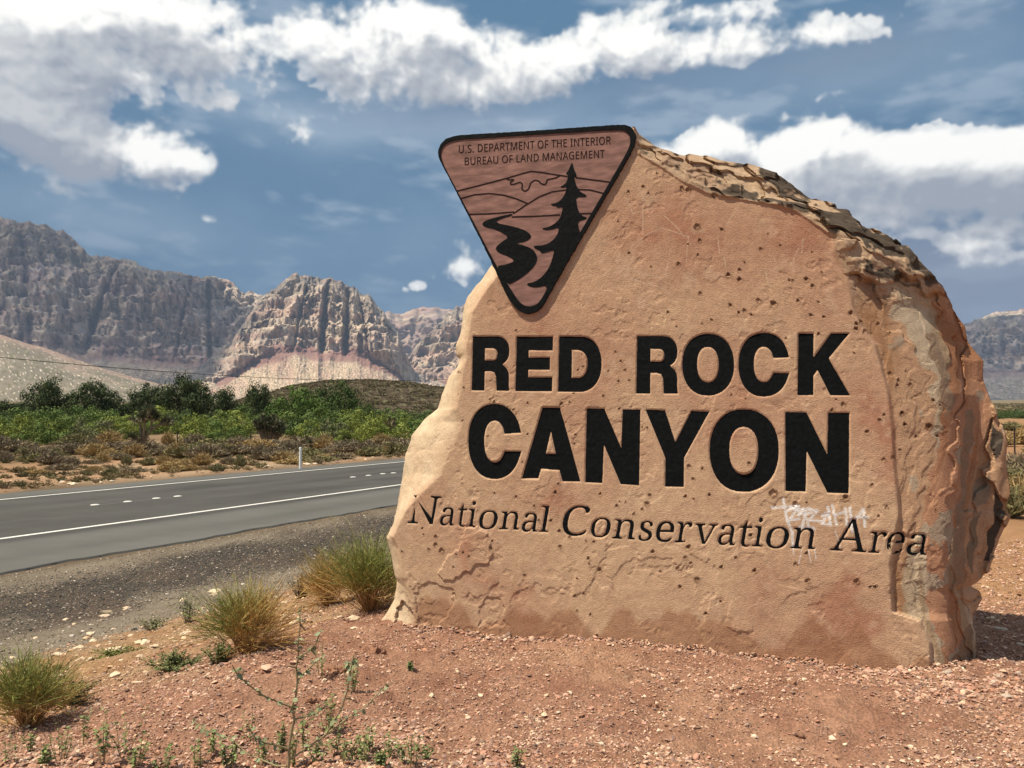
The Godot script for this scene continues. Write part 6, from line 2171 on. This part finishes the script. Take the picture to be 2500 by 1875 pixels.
func joshua_trees():
	var k := 1.0 / 4.424
	joshua("open branching Joshua tree with bare forked trunk on the sand beyond the road", 300, 860, k, [[[215, 1135], [213, 1040], [205, 990]], [[210, 1050], [170, 1000], [130, 950]], [[205, 1000], [180, 900], [160, 790], [145, 740]], [[213, 1010], [240, 880], [250, 790], [240, 740]], [[222, 1010], [300, 885], [310, 780], [290, 715]], [[300, 885], [350, 850], [400, 822], [440, 770]], [[310, 780], [345, 735], [352, 690]], [[250, 800], [215, 730], [188, 690]], [[290, 720], [305, 690], [312, 655]], [[160, 790], [140, 775]], [[205, 990], [205, 930]], [[310, 800], [370, 780], [395, 740]], [[400, 822], [440, 830], [480, 790]], [[250, 790], [270, 750], [255, 670]]], 44.0, 0.058, 0.36, 800, [215, 1135])
	var arms: Array = []
	rng.seed = 811
	for n in 34:
		var u := (n + rng.randf()) / 34.0
		var a := lerpf(-1.05, 1.25, u)
		var long := rng.randf_range(0.45, 1.0) * (1.0 - 0.25 * absf(a))
		var bx := 1580.0 + a * 60.0
		arms.append([[bx, 1000], [bx + a * 70 * long, 1000 - 170 * long], [bx + a * 110 * long, 1000 - 330 * long * (1.0 - 0.12 * absf(a))]])
	joshua("dense many-headed Joshua tree clump left of the white delineator post", 300, 860, k, arms, 57.0, 0.05, 0.34, 812, [1580, 1000])
	var k2 := 1.0 / 4.809
	joshua("small upright Joshua tree near the left edge of the slab", 620, 900, k2, [[[1590, 840], [1590, 740], [1585, 660]], [[1585, 680], [1560, 640], [1545, 610]], [[1588, 700], [1620, 640], [1640, 590]], [[1585, 660], [1595, 620], [1600, 575]], [[1590, 720], [1640, 680], [1650, 640]]], 62.0, 0.08, 0.24, 820, [1590, 840])
	joshua("tiny Joshua tree on the sand right of the white delineator post", 620, 900, k2, [[[650, 900], [648, 840], [645, 800]], [[648, 830], [665, 810], [672, 790]], [[648, 830], [632, 815], [625, 795]]], 50.0, 0.05, 0.2, 830, [650, 900])

# ---------------------------------------------------------------- posts and wires
func roadside_things():
	var p := on_ground(733, 1146)
	var t := thing("delineator_post", "slim white roadside delineator post at the far edge of the road", "post", Vector3(p.x, land(p.x, p.z), p.z))
	var bx := Bag.new()
	bx.tube([Vector3(0, -0.1, 0), Vector3(0, 0.92, 0)], [0.052, 0.052], 16, [Color.WHITE])
	part("post", bx.mesh(), M.post_white, t)
	var cap := stone_mesh(1, 16, 6, 0.35, 0.0)
	part("cap", cap, M.post_white, t, Vector3(0, 0.92, 0)).scale = Vector3(0.052, 0.052, 0.052)
	var refl := BoxMesh.new()
	refl.size = Vector3(0.07, 0.10, 0.006)
	part("reflector", refl, M.post_white, t, Vector3(0, 0.82, 0.054))
	# thin steel fence posts in line with the road, with two wires
	var spots := [[432, 1102, 1.05], [612, 1096, 1.05], [746, 1090, 1.1], [853, 1080, 1.05], [958, 1070, 1.05]]
	var tops: Array = []
	for k in spots.size():
		var s: Array = spots[k]
		var q := on_ground(s[0], s[1])
		q.y = land(q.x, q.z)
		var f := thing("fence_post", "thin dark steel fence post beyond the road, %s from the left" % ordinal(k + 1), "post", q, 0.5, "steel fence posts beyond the road")
		var web := BoxMesh.new()
		web.size = Vector3(0.045, s[2] + 0.2, 0.02)
		part("web", web, M.post_steel, f, Vector3(0, s[2] * 0.5 - 0.1, 0))
		var fl := BoxMesh.new()
		fl.size = Vector3(0.012, s[2] + 0.2, 0.05)
		part("flange", fl, M.post_steel, f, Vector3(0.0287, s[2] * 0.5 - 0.1, 0))
		tops.append(q + Vector3(0, s[2], 0))
	var r := on_ground(2477, 1112)
	var f2 := thing("fence_post", "thin rusty fence post right of the sandstone slab", "post", Vector3(r.x, land(r.x, r.z), r.z), 0.4)
	var w2 := BoxMesh.new()
	w2.size = Vector3(0.035, 1.0, 0.02)
	part("web", w2, M.post_steel, f2, Vector3(0, 0.4, 0))
	var w3 := BoxMesh.new()
	w3.size = Vector3(0.01, 1.0, 0.035)
	part("flange", w3, M.post_steel, f2, Vector3(0.0227, 0.4, 0))
	# the power line, hung between two poles, one left of the view and one behind the slab
	var a := at_depth(0, 880, 77.0)
	var b := at_depth(1085, 921, 144.0)
	var dir := (b - a)
	var left := a - dir * 0.35
	var right := b + dir * 0.5
	left.y = 8.2
	right.y = 10.0
	var pts: Array = []
	var rad: Array = []
	for k in 41:
		var u := k / 40.0
		var q := left.lerp(right, u)
		# chosen sag: through both sighted points
		var ua := 0.35 / 1.85
		var ub := 1.35 / 1.85
		var la := lerpf(left.y, right.y, ua)
		var lb := lerpf(left.y, right.y, ub)
		var sag := ((la - a.y) / (4.0 * ua * (1.0 - ua)) + (lb - b.y) / (4.0 * ub * (1.0 - ub))) * 0.5
		q.y -= sag * 4.0 * u * (1.0 - u)
		pts.append(q)
		rad.append(0.035)
	var bag := Bag.new()
	bag.tube(pts, rad, 6, [Color.WHITE])
	tag(part("power_line", bag.mesh(), M.wire, self), "thin dark power line hanging across the foot of the mountains", "cable")
	var words_ := ["wooden utility pole left of the view, carrying the power line", "wooden utility pole behind the slab, carrying the power line"]
	for k in 2:
		var top: Vector3 = [left, right][k]
		var gy := land(top.x, top.z)
		var po := thing("utility_pole", words_[k], "pole", Vector3(top.x, gy, top.z))
		var pb := Bag.new()
		pb.tube([Vector3(0, -0.5, 0), Vector3(0, top.y - gy + 0.6, 0)], [0.17, 0.12], 10, [Color(0.11, 0.08, 0.055)])
		part("pole", pb.mesh(), M.twig, po)
		var arm := BoxMesh.new()
		arm.size = Vector3(1.8, 0.1, 0.09)
		part("crossarm", arm, M.post_steel, po, Vector3(0, top.y - gy - 0.09, 0.15))
